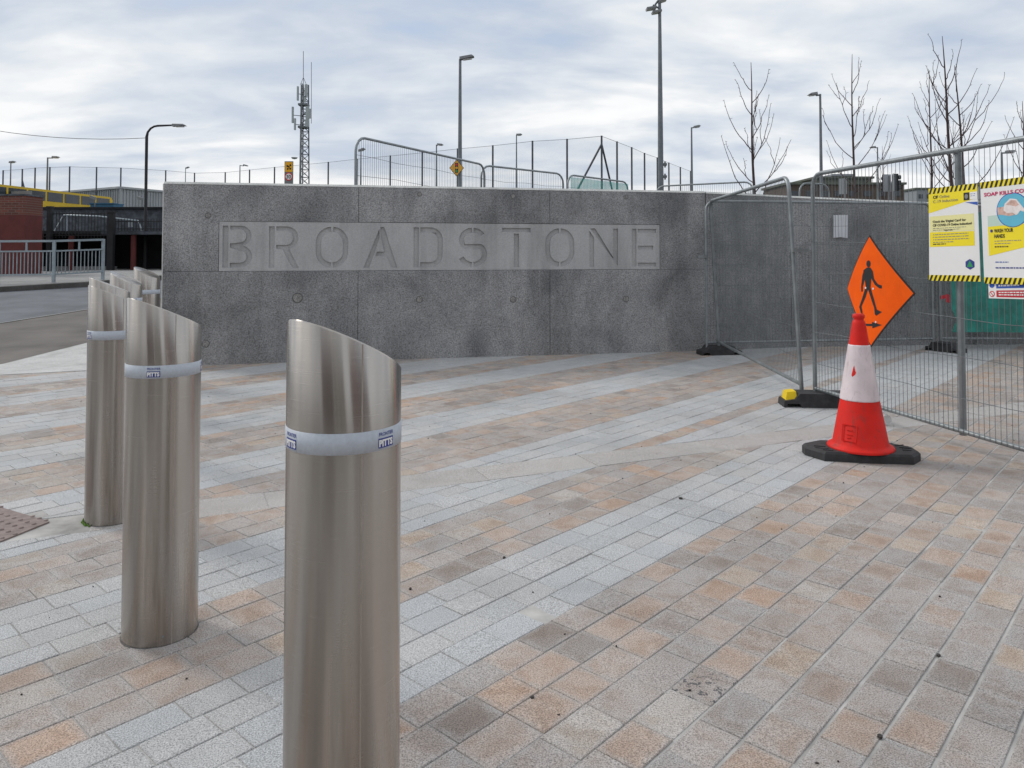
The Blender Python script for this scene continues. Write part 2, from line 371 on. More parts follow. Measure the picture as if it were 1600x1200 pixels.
def shrink(poly, d):
    n = len(poly); c = (sum(p[0] for p in poly)/n, sum(p[1] for p in poly)/n); q = poly
    for i in range(n):
        a, b = poly[i], poly[(i+1) % n]; L = hypot(b[0]-a[0], b[1]-a[1])
        if L < 1e-5: continue
        nx, ny = (b[1]-a[1])/L, -(b[0]-a[0])/L
        if nx*(c[0]-a[0])+ny*(c[1]-a[1]) > 0: nx, ny = -nx, -ny
        q = clip(q, (nx, ny), nx*a[0]+ny*a[1]-d)
        if len(q) < 3: return None
    return q
low_edges = [-1.2+.148*i for i in range(12)]+[.608, .755, .90, 1.06, 1.21, 1.36, 1.515, 1.67, 1.815, 1.955, 2.10, 2.235, 2.37, 2.507, 2.66, 2.81, 2.965, 3.10, 3.23, 3.375, 3.505, 3.657, 3.80, 3.96, 4.105, 4.255, 4.38, 4.53, 4.68, 4.83, 4.97]
low_edges = [-3.87+.1493*i for i in range(30)]+low_edges[12:]
def low_white(v): return 1.955 < v < 2.507 or 3.10 < v < 3.657 or 4.255 < v < 4.83
up_edges = [-.15+.1485*i for i in range(110)]
def up_white(v):
    return (2.2 < v < 3.05) or (3.25 < v < 3.89) or (4.58 < v < 5.17) or (5.98 < v < 6.6) or (7.2 < v < 7.8) or (8.4 < v < 9.0) or (9.6 < v < 10.2) or (10.8 < v < 11.4) or (12 < v < 12.6)
TAN = [((.50, .40, .335), 5), ((.475, .41, .37), 6), ((.44, .405, .385), 7), ((.41, .39, .38), 5), ((.325, .295, .275), 1.4), ((.52, .435, .36), 2), ((.49, .46, .43), 2), ((.51, .375, .29), 1.2)]
tw = [t[1] for t in TAN]
def stone_colour(white):
    if white:
        k = random.uniform(.94, 1.05); wm = random.uniform(-.009, .009); return (.470*k+wm, .475*k, .480*k-wm)
    c = random.choices(TAN, tw)[0][0]; k = random.uniform(.86, 1.0); m_ = (.465, .405, .375); return tuple((a*.8+b_*.2)*k for a, b_ in zip(c, m_))
wallA = Vector((-4.4915, 9.8448, 0)); wd = Vector((.97875, .20508, 0)); wn = Vector((.20508, -.97875, 0))
stones = []
def lay(edges, white_fn, upper):
    for k in range(len(edges)-1):
        v0, v1 = edges[k], edges[k+1]
        wf = white_fn((v0+v1)/2)
        u = -4.0+random.uniform(0, .2)
        far_row = v0 > 5
        while u < 17:
            L = random.choice((.19, .2, .2, .21, .2, .23, .17)) if not wf else random.choice((.2, .2, .21, .19, .24))
            u0, u1 = u, u+L; u = u1
            cu, cv = (u0+u1)/2, (v0+v1)/2
            x, y = cu*U[0]+cv*V[0], cu*U[1]+cv*V[1]
            if y < .7 or y > 12.6 or abs(x) > .74*y+1.5: continue
            sc = SN[0]*x+SN[1]*y
            if upper and sc < SC0+SW-.25 or (not upper and sc > SC0+.25): continue
            wy = (x-wallA.x)*wn.x+(y-wallA.y)*wn.y
            if -4.3 < x < 3.2 and wy < -.12: continue
            if x >= 3.2 and y > 12.25: continue
            jw = .0035 if v0 < 1.1 and not upper else .0       # wider mortar beds on this side
            poly = [(a*U[0]+b*V[0], a*U[1]+b*V[1]) for a, b in ((u0, v0+jw), (u1, v0+jw), (u1, v1-jw), (u0, v1-jw))]
            if upper: poly = clip(poly, (-SN[0], -SN[1]), -(SC0+SW))
            else: poly = clip(poly, SN, SC0)
            # kerb strip on the street side
            kn = Vector((-.345, .938)); poly = clip(poly, kn, kn.dot(Vector((-6.076, 9.127)))) if x < -4.55 and poly else poly
            if len(poly) < 3 or area(poly) < .0012: continue
            stones.append((poly, stone_colour(wf), 0.0 if wf else 1.0, 0.0))
lay(low_edges, low_white, False); lay(up_edges, up_white, True)
# border strip of long pinkish slabs
sp = -3.05; first = True
sdv = (1/SLEN, SL/SLEN)
def sp_pt(s, c): return (sdv[0]*s+SN[0]*c, sdv[1]*s+SN[1]*c)
sbase = 0.0
s = -1.02
cuts = [s]
while s < 12: s += random.choice((.6, .75, .9, .8)); cuts.append(s)
for a, b in zip(cuts, cuts[1:]):
    p = [sp_pt(a, SC0), sp_pt(b, SC0), sp_pt(b, SC0+SW), sp_pt(a, SC0+SW)]
    if a < 0 and p[0][0] > 3 : continue
    k = random.uniform(.95, 1.05)
    stones.append((p, (.465*k, .445*k, .43*k), .3, 0))
def inpoly(x, y, poly):
    r = False
    for i in range(len(poly)):
        a, b = poly[i], poly[i-1]
        if (a[1] > y) != (b[1] > y) and x < (b[0]-a[0])*(y-a[1])/(b[1]-a[1])+a[0]: r = not r
    return r
bx, by = G(1085, 1085).xy
def scr(x, y): return (800+F*x/y, HOR+F*EYE/y)
cand = []
for st in stones:
    n = len(st[0]); cx, cy = sum(p[0] for p in st[0])/n, sum(p[1] for p in st[0])/n
    q = scr(cx, cy)
    vis = -20 < q[0] < 1620 and q[1] < 1215 and not (452 < q[0] < 622 and q[1] > 560) and not (203 < q[0] < 304 and q[1] < 985)
    cand.append((-area(st[0])/(cy*cy*cy) if vis else 1.0, st, (cx, cy)))
order = sorted(range(len(cand)), key=lambda i: cand[i][0])
single = set(order[:296])
bedm = MB()
bedm.prism([(-6.9, -3), (9.8, -3), (9.8, 12.9), (-6.35, 12.9), (-6.6, 9.9)][0:5], -.12, -.0036)
paving = struct(bedm.build('square_paving', M['bed']))
def stone_geo(poly, col, tan, blot, V_, F_, C_, I_):
    o = shrink(poly, .0013+random.uniform(0, .0013)); 
    if not o: return
    i_ = shrink(o, .0022)
    if not i_ or len(i_) != len(o): i_ = [((p[0]*.97+sum(q[0] for q in o)/len(o)*.03), (p[1]*.97+sum(q[1] for q in o)/len(o)*.03)) for p in o]
    n = len(o); z = random.gauss(0, .0009); tx, ty = random.gauss(0, .006), random.gauss(0, .006)
    c = (sum(p[0] for p in o)/n, sum(p[1] for p in o)/n); b0 = len(V_)
    def Z(p): return z+tx*(p[0]-c[0])+ty*(p[1]-c[1])
    rnd = random.random()
    V_ += [(c[0], c[1], Z(c))]+[(p[0], p[1], Z(p)) for p in i_]+[(p[0], p[1], Z(p)-.0022) for p in o]+[(p[0], p[1], -.03) for p in o]
    inf = [1.0]+[0.0]*(3*n)
    C_ += [(*col, blot)]*(1+3*n); I_ += [(rnd, e, tan, 1) for e in inf]
    for k in range(n):
        k2 = (k+1) % n
        F_ += [(b0, b0+1+k, b0+1+k2), (b0+1+k, b0+1+n+k, b0+1+n+k2, b0+1+k2), (b0+1+n+k, b0+1+2*n+k, b0+1+2*n+k2, b0+1+n+k2)]
def stone_mesh(name, V_, F_, C_, I_):
    me = bpy.data.meshes.new(name); me.from_pydata(V_, [], F_); me.materials.append(M['stone'])
    for nm, dat in (('col', C_), ('info', I_)):
        at_ = me.attributes.new(nm, 'FLOAT_COLOR', 'POINT'); at_.data.foreach_set('color', [c for q in dat for c in q])
    return me
RV, RF, RC, RI = [], [], [], []
for i, (sc_, st, c) in enumerate(cand):
    if inpoly(c[0], c[1], TC): continue
    poly, col, tan, blot = st
    m2 = sum(poly[k][0]*poly[(k+1) % len(poly)][1]-poly[(k+1) % len(poly)][0]*poly[k][1] for k in range(len(poly)))
    if m2 < 0: poly = poly[::-1]
    if hypot(c[0]-bx, c[1]-by) < .12: blot = .95 if hypot(c[0]-bx, c[1]-by) < .09 else .0
    if i in single:
        V_, F_, C_, I_ = [], [], [], []
        stone_geo(poly, col, tan, blot, V_, F_, C_, I_)
        if V_:
            o = bpy.data.objects.new('paving_stone', stone_mesh('paving_stone', V_, F_, C_, I_)); COL.objects.link(o); o.parent = paving
    else: stone_geo(poly, col, tan, blot, RV, RF, RC, RI)
o = bpy.data.objects.new('distant_paving_stones', stone_mesh('distant_paving_stones', RV, RF, RC, RI)); COL.objects.link(o); o.parent = paving; o['kind'] = 'stuff'
# pale flush kerb between the square and the street
kb = MB()
for pl_ in ([(-8.2, 5.2), (-7.75, 5.2), (-6.12, 9.1), (-5.2, 9.47), (-4.6, 9.7), (-4.5, 10.0), (-6.62, 10.0)], [(-6.62, 10.0), (-4.5, 10.0), (-4.42, 12.5), (-6.22, 12.5), (-6.38, 11.6)]):
    n = len(pl_); kb.add([(x, y, rz(y)+.006) for x, y in pl_]+[(x, y, rz(y)-.12) for x, y in pl_], [tuple(range(n))]+[(i, n+i, n+(i+1) % n, (i+1) % n) for i in range(n)])
struct(kb.build('flush_kerb', M['kerb']))
# blister paving
tb = MB(); tcp = [tuple(p) for p in TC]; tb.prism(tcp, -.02, .004); tac = struct(tb.build('blister_paving', M['tactile']))
bl = MB(); e1 = (Vector(TC[1])-Vector(TC[0])).normalized(); e2 = Vector((-e1.y, e1.x))
for i in range(-5, 32):
    for j in range(-20, 32):
        p = Vector(TC[0])+e1*(.03+i*.064)+e2*(j*.064)
        if inpoly(p.x, p.y, tcp) and p.x > -3.2: bl.lathe((p.x, p.y, .004), [(.013, 0), (.011, .004), (.006, .0055)], 7)
o = bl.build('blisters', M['tactile'], tac); o['kind'] = 'stuff'
# grit and leaf scraps
lt = MB()
for i in range(130):
    y = random.uniform(2.2, 9); x = random.uniform(-.66, .66)*y; r = random.uniform(.002, .0055)
    k = random.randint(4, 6); a0 = random.random()*6; st = random.uniform(.5, 1)
    lt.prism([(r*cos(a0+2*pi*q/k)*random.uniform(.6, 1.2), r*st*sin(a0+2*pi*q/k)*random.uniform(.6, 1.2)) for q in range(k)], -.002, random.uniform(.002, .004), (x, y, .001))
for px, py, r in [(1064, 779, .013), (641, 921, .008), (788, 872, .008), (1375, 1152, .009), (1467, 1025, .008), (832, 1091, .008)]:
    p = G(px, py); lt.prism([(r*cos(2*pi*q/6)*random.uniform(.6, 1.2), r*sin(2*pi*q/6)*random.uniform(.6, 1.2)) for q in range(6)], -.002, .005, (p.x, p.y, .001))
tag(lt.build('grit', M['litter']), 'dark grit and leaf scraps scattered over the paving', 'grit', kind='stuff')

# ------------------------------------------------------------------ lettered concrete wall
WH = 2.372; WL = 7.53
def wp(s, n, z): return wallA+wd*s+wn*n+Vector((0, 0, z))
wall = thing('lettered_wall', 'dark grey concrete wall with BROADSTONE cut into a smooth pale panel', 'wall', wallA)
c = MB(); c.box(wp(WL/2, -.20, WH/2-.01), (WL-.02, .30, WH-.03), wd, -wn); c.build('wall_core', M['conc'], wall)
J = [0, 2.464, 5.142, WL]; ZP0, ZP1, SP0, SP1 = 1.208, 1.862, .678, 6.81
def cast(s0, s1, z0, z1, name='concrete_panel', n1=0.0, m='conc', g_=.0022):
    b = MB(); e = .006
    a = [(s0+g_, z0+g_), (s1-g_, z0+g_), (s1-g_, z1-g_), (s0+g_, z1-g_)]
    i2 = [(s0+g_+e, z0+g_+e), (s1-g_-e, z0+g_+e), (s1-g_-e, z1-g_-e), (s0+g_+e, z1-g_-e)]
    b.add([wp(p, -.052, q) for p, q in a]+[wp(p, n1-.004, q) for p, q in a]+[wp(p, n1, q) for p, q in i2],
          [(0, 1, 5, 4), (1, 2, 6, 5), (2, 3, 7, 6), (3, 0, 4, 7), (4, 5, 9, 8), (5, 6, 10, 9), (6, 7, 11, 10), (7, 4, 8, 11), (8, 9, 10, 11)])
    return b.build(name, M[m], wall)
for i in range(3):
    cast(J[i], J[i+1], -.1, ZP0)
def cast_poly(pl_):
    b = MB(); g_ = .0016
    b.prism(pl_, -.052, 0, wallA, wd, (0, 0, 1), wn); b.build('concrete_panel', M['conc'], wall)
gj = .0022; ZT = WH-.032
cast_poly([(0, ZP0+gj), (SP0-gj, ZP0+gj), (SP0-gj, ZP1+gj), (J[1]-gj, ZP1+gj), (J[1]-gj, ZT), (0, ZT)])
cast(J[1], J[2], ZP1, WH-.03)
cast_poly([(J[2]+gj, ZP1+gj), (SP1+gj, ZP1+gj), (SP1+gj, ZP0+gj), (WL, ZP0+gj), (WL, ZT), (J[2]+gj, ZT)])
b = MB(); b.prism([(0, 0), (.03, .03), (.34, .03), (.36, 0)], 0, WL, wp(0, .004, WH-.03), -wn, (0, 0, 1), wd); b.build('top_arris', M['edge'], wall)
b = MB(); b.box(wp(-.006, -.176, WH/2-.02), (.012, .35, WH-.02), wd, -wn); b.build('end_arris', M['edge'], wall)
b = MB(); b.box(wp((SP0+SP1)/2, -.0345, (ZP0+ZP1)/2), (SP1-SP0-.008, .012, ZP1-ZP0-.008), wd, -wn); b.build('letter_bed', M['smooth'], wall)
# stencil letters
T_ = .072; LH = .552
def arc(cx, cy, rx, ry, a0, a1, n=12): return [(cx+rx*cos(radians(a0+(a1-a0)*i/n)), cy+ry*sin(radians(a0+(a1-a0)*i/n))) for i in range(n+1)]
def stroke(path, t=T_):
    L, R = [], []; n = len(path)
    for i, p in enumerate(path):
        a = path[max(i-1, 0)]; b_ = path[min(i+1, n-1)]; dx, dy = b_[0]-a[0], b_[1]-a[1]; l = hypot(dx, dy); nx, ny = -dy/l*t/2, dx/l*t/2
        L.append((p[0]+nx, p[1]+ny)); R.append((p[0]-nx, p[1]-ny))
    return L+R[::-1]
h = LH; t = T_; ht = t/2
def rect(x0, y0, x1, y1): return [(x0, y0), (x1, y0), (x1, y1), (x0, y1)]
def letter(ch, w):
    g_ = .02; x0 = t+g_
    if ch == 'B':
        m = h*.52; R1 = (h-m)/2; R2 = m/2; R1x = .115; 
        outer = [(x0, h), (w-.145, h)]+arc(w-.145, m+R1, .135, R1, 90, -75)+arc(w-.15, R2+.005, .15, R2+.002, 72, -90)+[(x0, 0)]
        inner = [(x0, t*.92)]+arc(w-.155, R2, .085, R2-t*.92, -90, 90)+[(x0, m-t*.32)]
        outer2 = [(x0, m+t*.45)]+arc(w-.155, m+R1, .078, R1-t*.62, -90, 90)[0:]+[(x0, h-t*.8)]
        return [rect(0, 0, t, h), outer+inner+outer2]
    if ch == 'R':
        m = h*.45; R1 = (h-m)/2
        out = [(x0, h), (w-.155, h)]+arc(w-.155, m+R1, .145, R1, 90, -80)[0:]+[(w-.125, m+.002), (w, 0), (w-.085, 0), (w-.215, m), (x0, m)]
        inn = [(x0, m+t*.8)]+arc(w-.16, m+R1, .08, R1-t*.8, -90, 90)+[(x0, h-t*.8)]
        return [rect(0, 0, t, h), out+inn]
    if ch == 'D':
        r = .17
        path = [(x0, h-ht), (w-r, h-ht)]+arc(w-r, h-r, r-ht, r-ht, 90, 0)+arc(w-r, r, r-ht, r-ht, 0, -90)+[(x0, ht)]
        return [rect(0, 0, t, h), stroke(path)]
    if ch == 'O':
        r = w/2; g2 = .012
        Lp = [(r-g2, h-ht)]+arc(r, h-r, r-ht, r-ht, 96, 180)+arc(r, r, r-ht, r-ht, 180, 264)+[(r-g2, ht)]
        return [stroke(Lp), stroke([(w-p[0], p[1]) for p in Lp])]
    if ch == 'S':
        cx = w/2; rt = .135; rb = .148; rx = w/2-ht; g2 = .012
        ty, by_ = h-ht-rt+.0, ht+rb
        top = arc(cx, ty, rx*.94, rt, 30, 86, 8); 
        main = arc(cx, ty, rx*.94, rt, 94, 225, 14)+arc(cx, by_, rx, rb, 45, -86, 14)
        bot = arc(cx, by_, rx, rb, 266, 200, 8)
        return [stroke(top), stroke(main), stroke(bot)]
    if ch == 'T': return [rect(0, h-t*.82, w, h), rect(w/2-ht, 0, w/2+ht, h-t*.82-.022)]
    if ch == 'A':
        k = .225
        return [[(0, 0), (.078, 0), (k-.012, h-.155), (k-.012, h-.02)], [(k+.0, h), (k+.05, h), (w, 0), (w-.08, 0), (w-.150, .155), (.155, .155), (.178, .155+t*.85), (w-.182, .155+t*.85), (k+.0, h-.10)]]
    if ch == 'N': return [[(0, 0), (t, 0), (t, h-.135), (0, h-.03)], [(.012, h), (.09, h), (w-t, .13), (w-t, h), (w, h), (w, .02), (w-.01, .02)]]
    if ch == 'E': return [rect(0, 0, t, h), rect(x0, h-t*.8, w, h), rect(x0, h/2-t*.4, w-.045, h/2+t*.4), rect(x0, 0, w, t*.8)]
LET = [('B', .724, 1.095), ('R', 1.305, 1.69), ('O', 1.905, 2.331), ('A', 2.534, 2.99), ('D', 3.208, 3.61), ('S', 3.826, 4.233), ('T', 4.446, 4.861), ('O', 5.074, 5.504), ('N', 5.73, 6.163), ('E', 6.376, 6.753)]
cu = bpy.data.curves.new('letter_panel', 'CURVE'); cu.dimensions = '2D'; cu.fill_mode = 'BOTH'; cu.extrude = .0115; cu.bevel_depth = .0012; cu.bevel_resolution = 0
def spline(pts):
    s_ = cu.splines.new('POLY'); s_.points.add(len(pts)-1)
    for i, p in enumerate(pts): s_.points[i].co = (p[0], p[1], 0, 1)
    s_.use_cyclic_u = True
spline(rect(SP0+.004, ZP0+.004, SP1-.004, ZP1-.004))
for ch, s0, s1 in LET:
    base = 1.249 if ch != 'B' else 1.254
    for poly in letter(ch, s1-s0): spline([(s0+p[0], base+p[1]) for p in poly])
co = bpy.data.objects.new('letter_panel_curve', cu); COL.objects.link(co); bpy.context.view_layer.update()
me = bpy.data.meshes.new_from_object(co.evaluated_get(bpy.context.evaluated_depsgraph_get())); bpy.data.objects.remove(co)
lp = bpy.data.objects.new('letter_panel', me); COL.objects.link(lp); me.materials.clear(); me.materials.append(M['smooth'])
mx = Matrix(((wd.x, 0, wn.x, 0), (wd.y, 0, wn.y, 0), (0, 1, 0, 0), (0, 0, 0, 1)))
me.transform(Matrix.Translation(wp(0, -.0152, 0)) @ mx); put(lp, wall); lp['label'] = 'smooth pale panel with the stencil letters BROADSTONE sunk into it'
# formwork tie plugs
tieM = concrete('tie_plug', (.22, .215, .21), (.34, .33, .32), .4, 9); ringM = mat('tie_ring_dirt', (.13, .13, .13), .9, 0, .4, 30)
for s_, z_, r in [(.543, 1.876+.06, .035), (1.677, .851, .062), (3.291, .809, .042), (.532, .271, .045), (3.286, 2.258, .03), (4.605, .793, .042), (6.281, .781, .042), (4.605, 2.25, .03), (6.285, 2.262, .03)]:
    b = MB(); rr = [(r*.92, -.004), (r*.90, .004), (r*.5, .006), (.002, .007)]; b2 = MB(); b2.add([wp(s_+r*q*cos(2*pi*k/18), .0016, z_+r*q*sin(2*pi*k/18)) for q in (.9, 1.13) for k in range(18)], [(k, (k+1) % 18, 18+(k+1) % 18, 18+k) for k in range(18)]); b2.build('tie_ring', ringM, wall)
    n_ = 18; vs = []; fs = []
    for i, (q, dpt) in enumerate(rr):
        for k in range(n_): vs.append(wp(s_+q*cos(2*pi*k/n_)*random.uniform(.97, 1.03), dpt, z_+q*sin(2*pi*k/n_)))
    for i in range(len(rr)-1):
        for k in range(n_): fs.append((i*n_+k, i*n_+(k+1) % n_, (i+1)*n_+(k+1) % n_, (i+1)*n_+k))
    b.add(vs, fs, False); b.build('tie_plug', tieM, wall)
# return wall and the raised ground it holds
b = MB(); b.box((-4.15, 21.5, 1.18), (.3, 22.8, 2.34)); tag(b.build('return_wall', M['conc']), 'plain concrete return wall running back from the lettered wall', 'wall')
b = MB(); b.prism([(-4.0, 10.32), (2.9, 11.78), (9.9, 12.5), (30, 13), (42, 33), (-4.0, 33)], -.1, 1.1); struct(b.build('raised_plaza', M['path']))
# second wall, behind the site fence
w2 = thing('concrete_wall', 'plain dark concrete wall behind the mesh fence panels', 'wall', (3.08, 11.52, 0))
pts = [(2.892, 11.405), (4.3, 11.80), (6.65, 12.09), (8.5, 12.2), (11.5, 12.25)]; tops = [2.365, 2.33, 2.25, 2.20, 2.14]
for i in range(4):
    (x0, y0), (x1, y1) = pts[i], pts[i+1]; d = Vector((x1-x0, y1-y0, 0)).normalized(); nb = Vector((-d.y, d.x, 0))*.3
    b = MB(); vs = []
    for (x, y, zt) in ((x0+d.x*.004, y0+d.y*.004, tops[i]), (x1-d.x*.004, y1-d.y*.004, tops[i+1])):
        vs += [(x, y, -.1), (x, y, zt-.03), (x+nb.x*.1, y+nb.y*.1, zt), (x+nb.x, y+nb.y, zt), (x+nb.x, y+nb.y, -.1)]
    b.add(vs, [(0, 5, 6, 1), (2, 7, 8, 3), (3, 8, 9, 4), (0, 1, 2, 3, 4), (5, 9, 8, 7, 6)]); b.build('concrete_panel', M['conc'], w2)
    b = MB(); b.add([(v[0]-nb.x*.02, v[1]-nb.y*.02, v[2]+.002) for v in (vs[1], vs[6], vs[7], vs[2])], [(0, 1, 2, 3)]); b.build('top_arris', M['edge'], w2)
p = at(1313, 354, 11.78)
b = MB(); q = [at(1302, 336, 11.83), at(1324, 336, 11.86), at(1324, 372, 11.86), at(1313, 370.5, 11.845), at(1302, 371.5, 11.83)]
b.add([v+Vector((0, -.012, 0)) for v in q]+[v+Vector((0, -.008, 0)) for v in q], [(0, 1, 2, 3, 4), (9, 8, 7, 6, 5)]+[(i, 5+i, 5+(i+1) % 5, (i+1) % 5) for i in range(5)])
tag(b.build('paper_notice', M['paper']), 'blank white paper notice stuck on the plain concrete wall', 'notice')

# ------------------------------------------------------------------ text on real surfaces
def text_mesh(s, size, width=None, bold=0.0):
    tcv = bpy.data.curves.new('t', 'FONT'); tcv.body = s; tcv.size = size; tcv.offset = bold; tcv.resolution_u = 3
    ob = bpy.data.objects.new('t', tcv); COL.objects.link(ob); bpy.context.view_layer.update()
    me = bpy.data.meshes.new_from_object(ob.evaluated_get(bpy.context.evaluated_depsgraph_get())); bpy.data.objects.remove(ob)
    xs = [v.co.x for v in me.vertices]; ys = [v.co.y for v in me.vertices]
    x0, x1, y0 = min(xs), max(xs), min(ys)
    k = (width/(x1-x0)) if width else 1
    for v in me.vertices: v.co.x = (v.co.x-x0)*k; v.co.z = 0
    return me
def text_obj(s, size, o, ex, ez, n, m, parent, width=None, bold=0.0, lift=.0015, name='printed_text'):
    me = text_mesh(s, size, width, bold); o = Vector(o); ex = Vector(ex); ez = Vector(ez); n = Vector(n)
    for v in me.vertices: v.co = o+ex*v.co.x+ez*v.co.y+n*lift
    me.materials.clear(); me.materials.append(m)
    ob = bpy.data.objects.new(name, me); COL.objects.link(ob); put(ob, parent); return ob

# ------------------------------------------------------------------ bollards
BR = .1345
strap_parts = None
fr = text_mesh('FRONTIER', .0115, .047, .0002); pt = text_mesh('PITTS', .020, .044, .0012)
def bend(me, ang0, z0, r):
    vs = []
    for v in me.vertices:
        a = ang0+v.co.x/r; vs.append((r*cos(a), r*sin(a), z0+v.co.y))
    m2 = bpy.data.meshes.new('print'); m2.from_pydata(vs, [], [tuple(p.vertices) for p in me.polygons]); return m2
def bollard(x, y, front, label, logo_deg, dz=0.0, zc=1.217, grp='steel bollards along the edge of the square'):
    # front: how much higher the near side of the sloping top stands than its middle (slope along the sight line)
    az = atan2(x, y); right = Vector((cos(az), -sin(az))); toward = Vector((-sin(az), -cos(az)))
    gv = right*(-.43)+toward*front
    t0 = thing('bollard', label, 'bollard', (x, y, 0), grp); n = 72
    b = MB(); vs = []; fs = []; rows = 7
    for j in range(rows):
        for k in range(n):
            a = 2*pi*k/n; px, py = BR*cos(a), BR*sin(a); zt = zc+gv.x*px+gv.y*py
            z = -.03+(zt-.004+.03)*j/(rows-2) if j < rows-1 else zt
            r = 1 if j < rows-1 else (BR-.003)/BR
            vs.append((px*r, py*r, z))
    for j in range(rows-1):
        for k in range(n): fs.append((j*n+k, j*n+(k+1) % n, (j+1)*n+(k+1) % n, (j+1)*n+k))
    b.add(vs, fs, True)
    def fin(mb, nm, m):
        o = mb.build(nm, m); o.parent = t0; return o
    fin(b, 'shaft', M['steel'])
    b = MB(); b.add([v for v in vs[-n:]], [tuple(range(n))]); b.add([(v[0], v[1], v[2]-.003) for v in vs[-n:]], [tuple(range(n))[::-1]]); fin(b, 'sloping_cap', M['steel'])
    # weld seam
    sa = atan2(toward.y, toward.x)+radians(17)
    b = MB(); b.tube([((BR-.0012)*cos(sa), (BR-.0012)*sin(sa), .0), ((BR-.0012)*cos(sa), (BR-.0012)*sin(sa), zc-.43*.29*BR+front*.95*BR-.004)], .0022, 6); fin(b, 'weld_seam', M['seam'])
    b = MB(); r2 = BR+.0012
    b.lathe((0, 0, 0), [(BR-.001, .996+dz), (r2, .9965+dz), (r2, 1.0435+dz), (BR-.001, 1.044+dz)], n, True, False); sb = fin(b, 'sticker_band', M['strap'])
    base = atan2(toward.y, toward.x)
    for d in logo_deg:
        a = base+radians(d)-.0235/BR
        for nm, me, z0, m, rr in (('printed_text', fr, 1.0285, 'navy', .0004), ('printed_text', pt, 1.0055, 'white', .0010)):
            m2 = bend(me, a+(.0015/BR), z0+dz, r2+rr); m2.materials.append(M[m]); o = bpy.data.objects.new(nm, m2); COL.objects.link(o); o.parent = sb
        bb = MB(); k = 8; vs2 = []
        for q in range(k+1):
            aa = a+(.047/BR)*q/k; vs2 += [((r2+.0006)*cos(aa), (r2+.0006)*sin(aa), 1.0015+dz), ((r2+.0006)*cos(aa), (r2+.0006)*sin(aa), 1.0235+dz)]
        bb.add(vs2, [(2*q, 2*q+2, 2*q+3, 2*q+1) for q in range(k)]); o = bb.build('printed_box', M['navy']); o.parent = sb
    b = MB(); sa2 = base+radians(4); b.tube([((BR-.002)*cos(sa2), (BR-.002)*sin(sa2), .035), ((BR+.004)*cos(sa2), (BR+.004)*sin(sa2), .035)], [.0055, .004], 8); fin(b, 'screw', M['galv'])
    b = MB(); b.lathe((0, 0, 0), [(BR-.002, .0012), (BR+.003, .0014), (BR+.004, -.004)], 48, True, False); fin(b, 'base_shadow_ring', M['shadowgrey'])  # dark ring at the foot, contact shadow put into its colour
    return t0
row = 'of the row counted from the lettered wall'
BOL = [(-.4015, 1.845, .28, 'sixth', (-61, 44), .004, 1.229), (-1.352, 2.985, .15, 'fifth', (-15, 84), -.013, 1.219), (-2.19, 4.235, .06, 'fourth', (-66, 59), -.013, 1.217),
       (-2.95, 5.62, .0, 'third', (-50,), -.01, 1.217), (-3.54, 7.03, -.20, 'second', (-80, 30), -.005, 1.217), (-4.05, 8.50, -.20, 'first', (-62,), 0, 1.232)]
for x, y, fr_, ordn, lg, dz_, zc_ in BOL:
    bollard(x, y, fr_, 'brushed steel bollard with sloping top, %s %s' % (ordn, row), lg, dz_, zc_)
# a tuft of moss at one foot
b = MB()
for i in range(22):
    a = radians(random.uniform(185, 250)); r = BR+random.uniform(0, .010); p = Vector((-2.19+r*cos(a), 4.235+r*sin(a), 0)); hh = random.uniform(.004, .010)
    b.lathe(p, [(.006, -.002), (.005, hh*.6), (.001, hh)], 5)
tag(b.build('moss', M['moss']), 'bright green moss at the foot of a bollard', 'moss', kind='stuff')

# ------------------------------------------------------------------ site fence panels
def heras(label, P0, P1, zb, zt, lean=(0, 0), midpost=None, spacing=.047, corner=.13, grp=None, foot=None, r=.0205, wr=.0021, name='mesh_fence_panel', wires=True):
    P0 = Vector((*P0, 0)); P1 = Vector((*P1, 0)); L = (P1-P0).length; e = (P1-P0)/L; nrm = Vector((e.y, -e.x, 0))
    t0 = thing(name, label, 'fence panel', (P0+P1)/2+Vector((0, 0, zb)), grp)
    def q(s, z, n=0.0):
        k = (z-zb)/(zt-zb); return P0+e*s+nrm*n+Vector((lean[0]*k, lean[1]*k, z))
    c_ = corner
    path = [q(0, zb)]+[q(c_-c_*cos(radians(a)), zt-c_+c_*sin(radians(a))) for a in (0, 22, 45, 68, 90)]+[q(L-c_+c_*sin(radians(a)), zt-c_+c_*cos(radians(a))) for a in (0, 22, 45, 68, 90)]+[q(L, zb)]
    b = MB(); b.tube(path, r, 10); b.build('tube_frame', M['galv'], t0)
    b = MB(); b.tube([q(.01, zb+.11), q(L-.01, zb+.11)], r*.9, 10); b.build('bottom_rail', M['galv'], t0)
    if midpost:
        b = MB(); b.tube([q(midpost, zb-.0+.07, -.045), q(midpost, zt-.01, -.045)], .0245, 12); b.build('middle_post', M['galv'], t0)
    if wires:
        b = MB(); s_ = spacing
        while s_ < L-.02:
            top = zt-.0
            if s_ < c_: top = zt-c_+sqrt(max(0, c_*c_-(c_-s_)**2))
            elif s_ > L-c_: top = zt-c_+sqrt(max(0, c_*c_-(s_-(L-c_))**2))
            dx = random.gauss(0, .0025)
            b.tube([q(s_, zb+.10, r*.9), q(s_+dx, zb+.9, r*.9), q(s_, top, r*.9)], wr, 4, False, False); s_ += spacing
        z = zb+.36
        while z < zt-.1:
            b.tube([q(L*k/8, z+.012*sin(k*1.7+z*9), r*.9+wr*2) for k in range(9)], wr*1.15, 4, False, False); z += .285
        b.build('wire_mesh', M['wire'], t0)
    return t0, q, e, nrm, L
FP = 'site fence panels round the closed square'
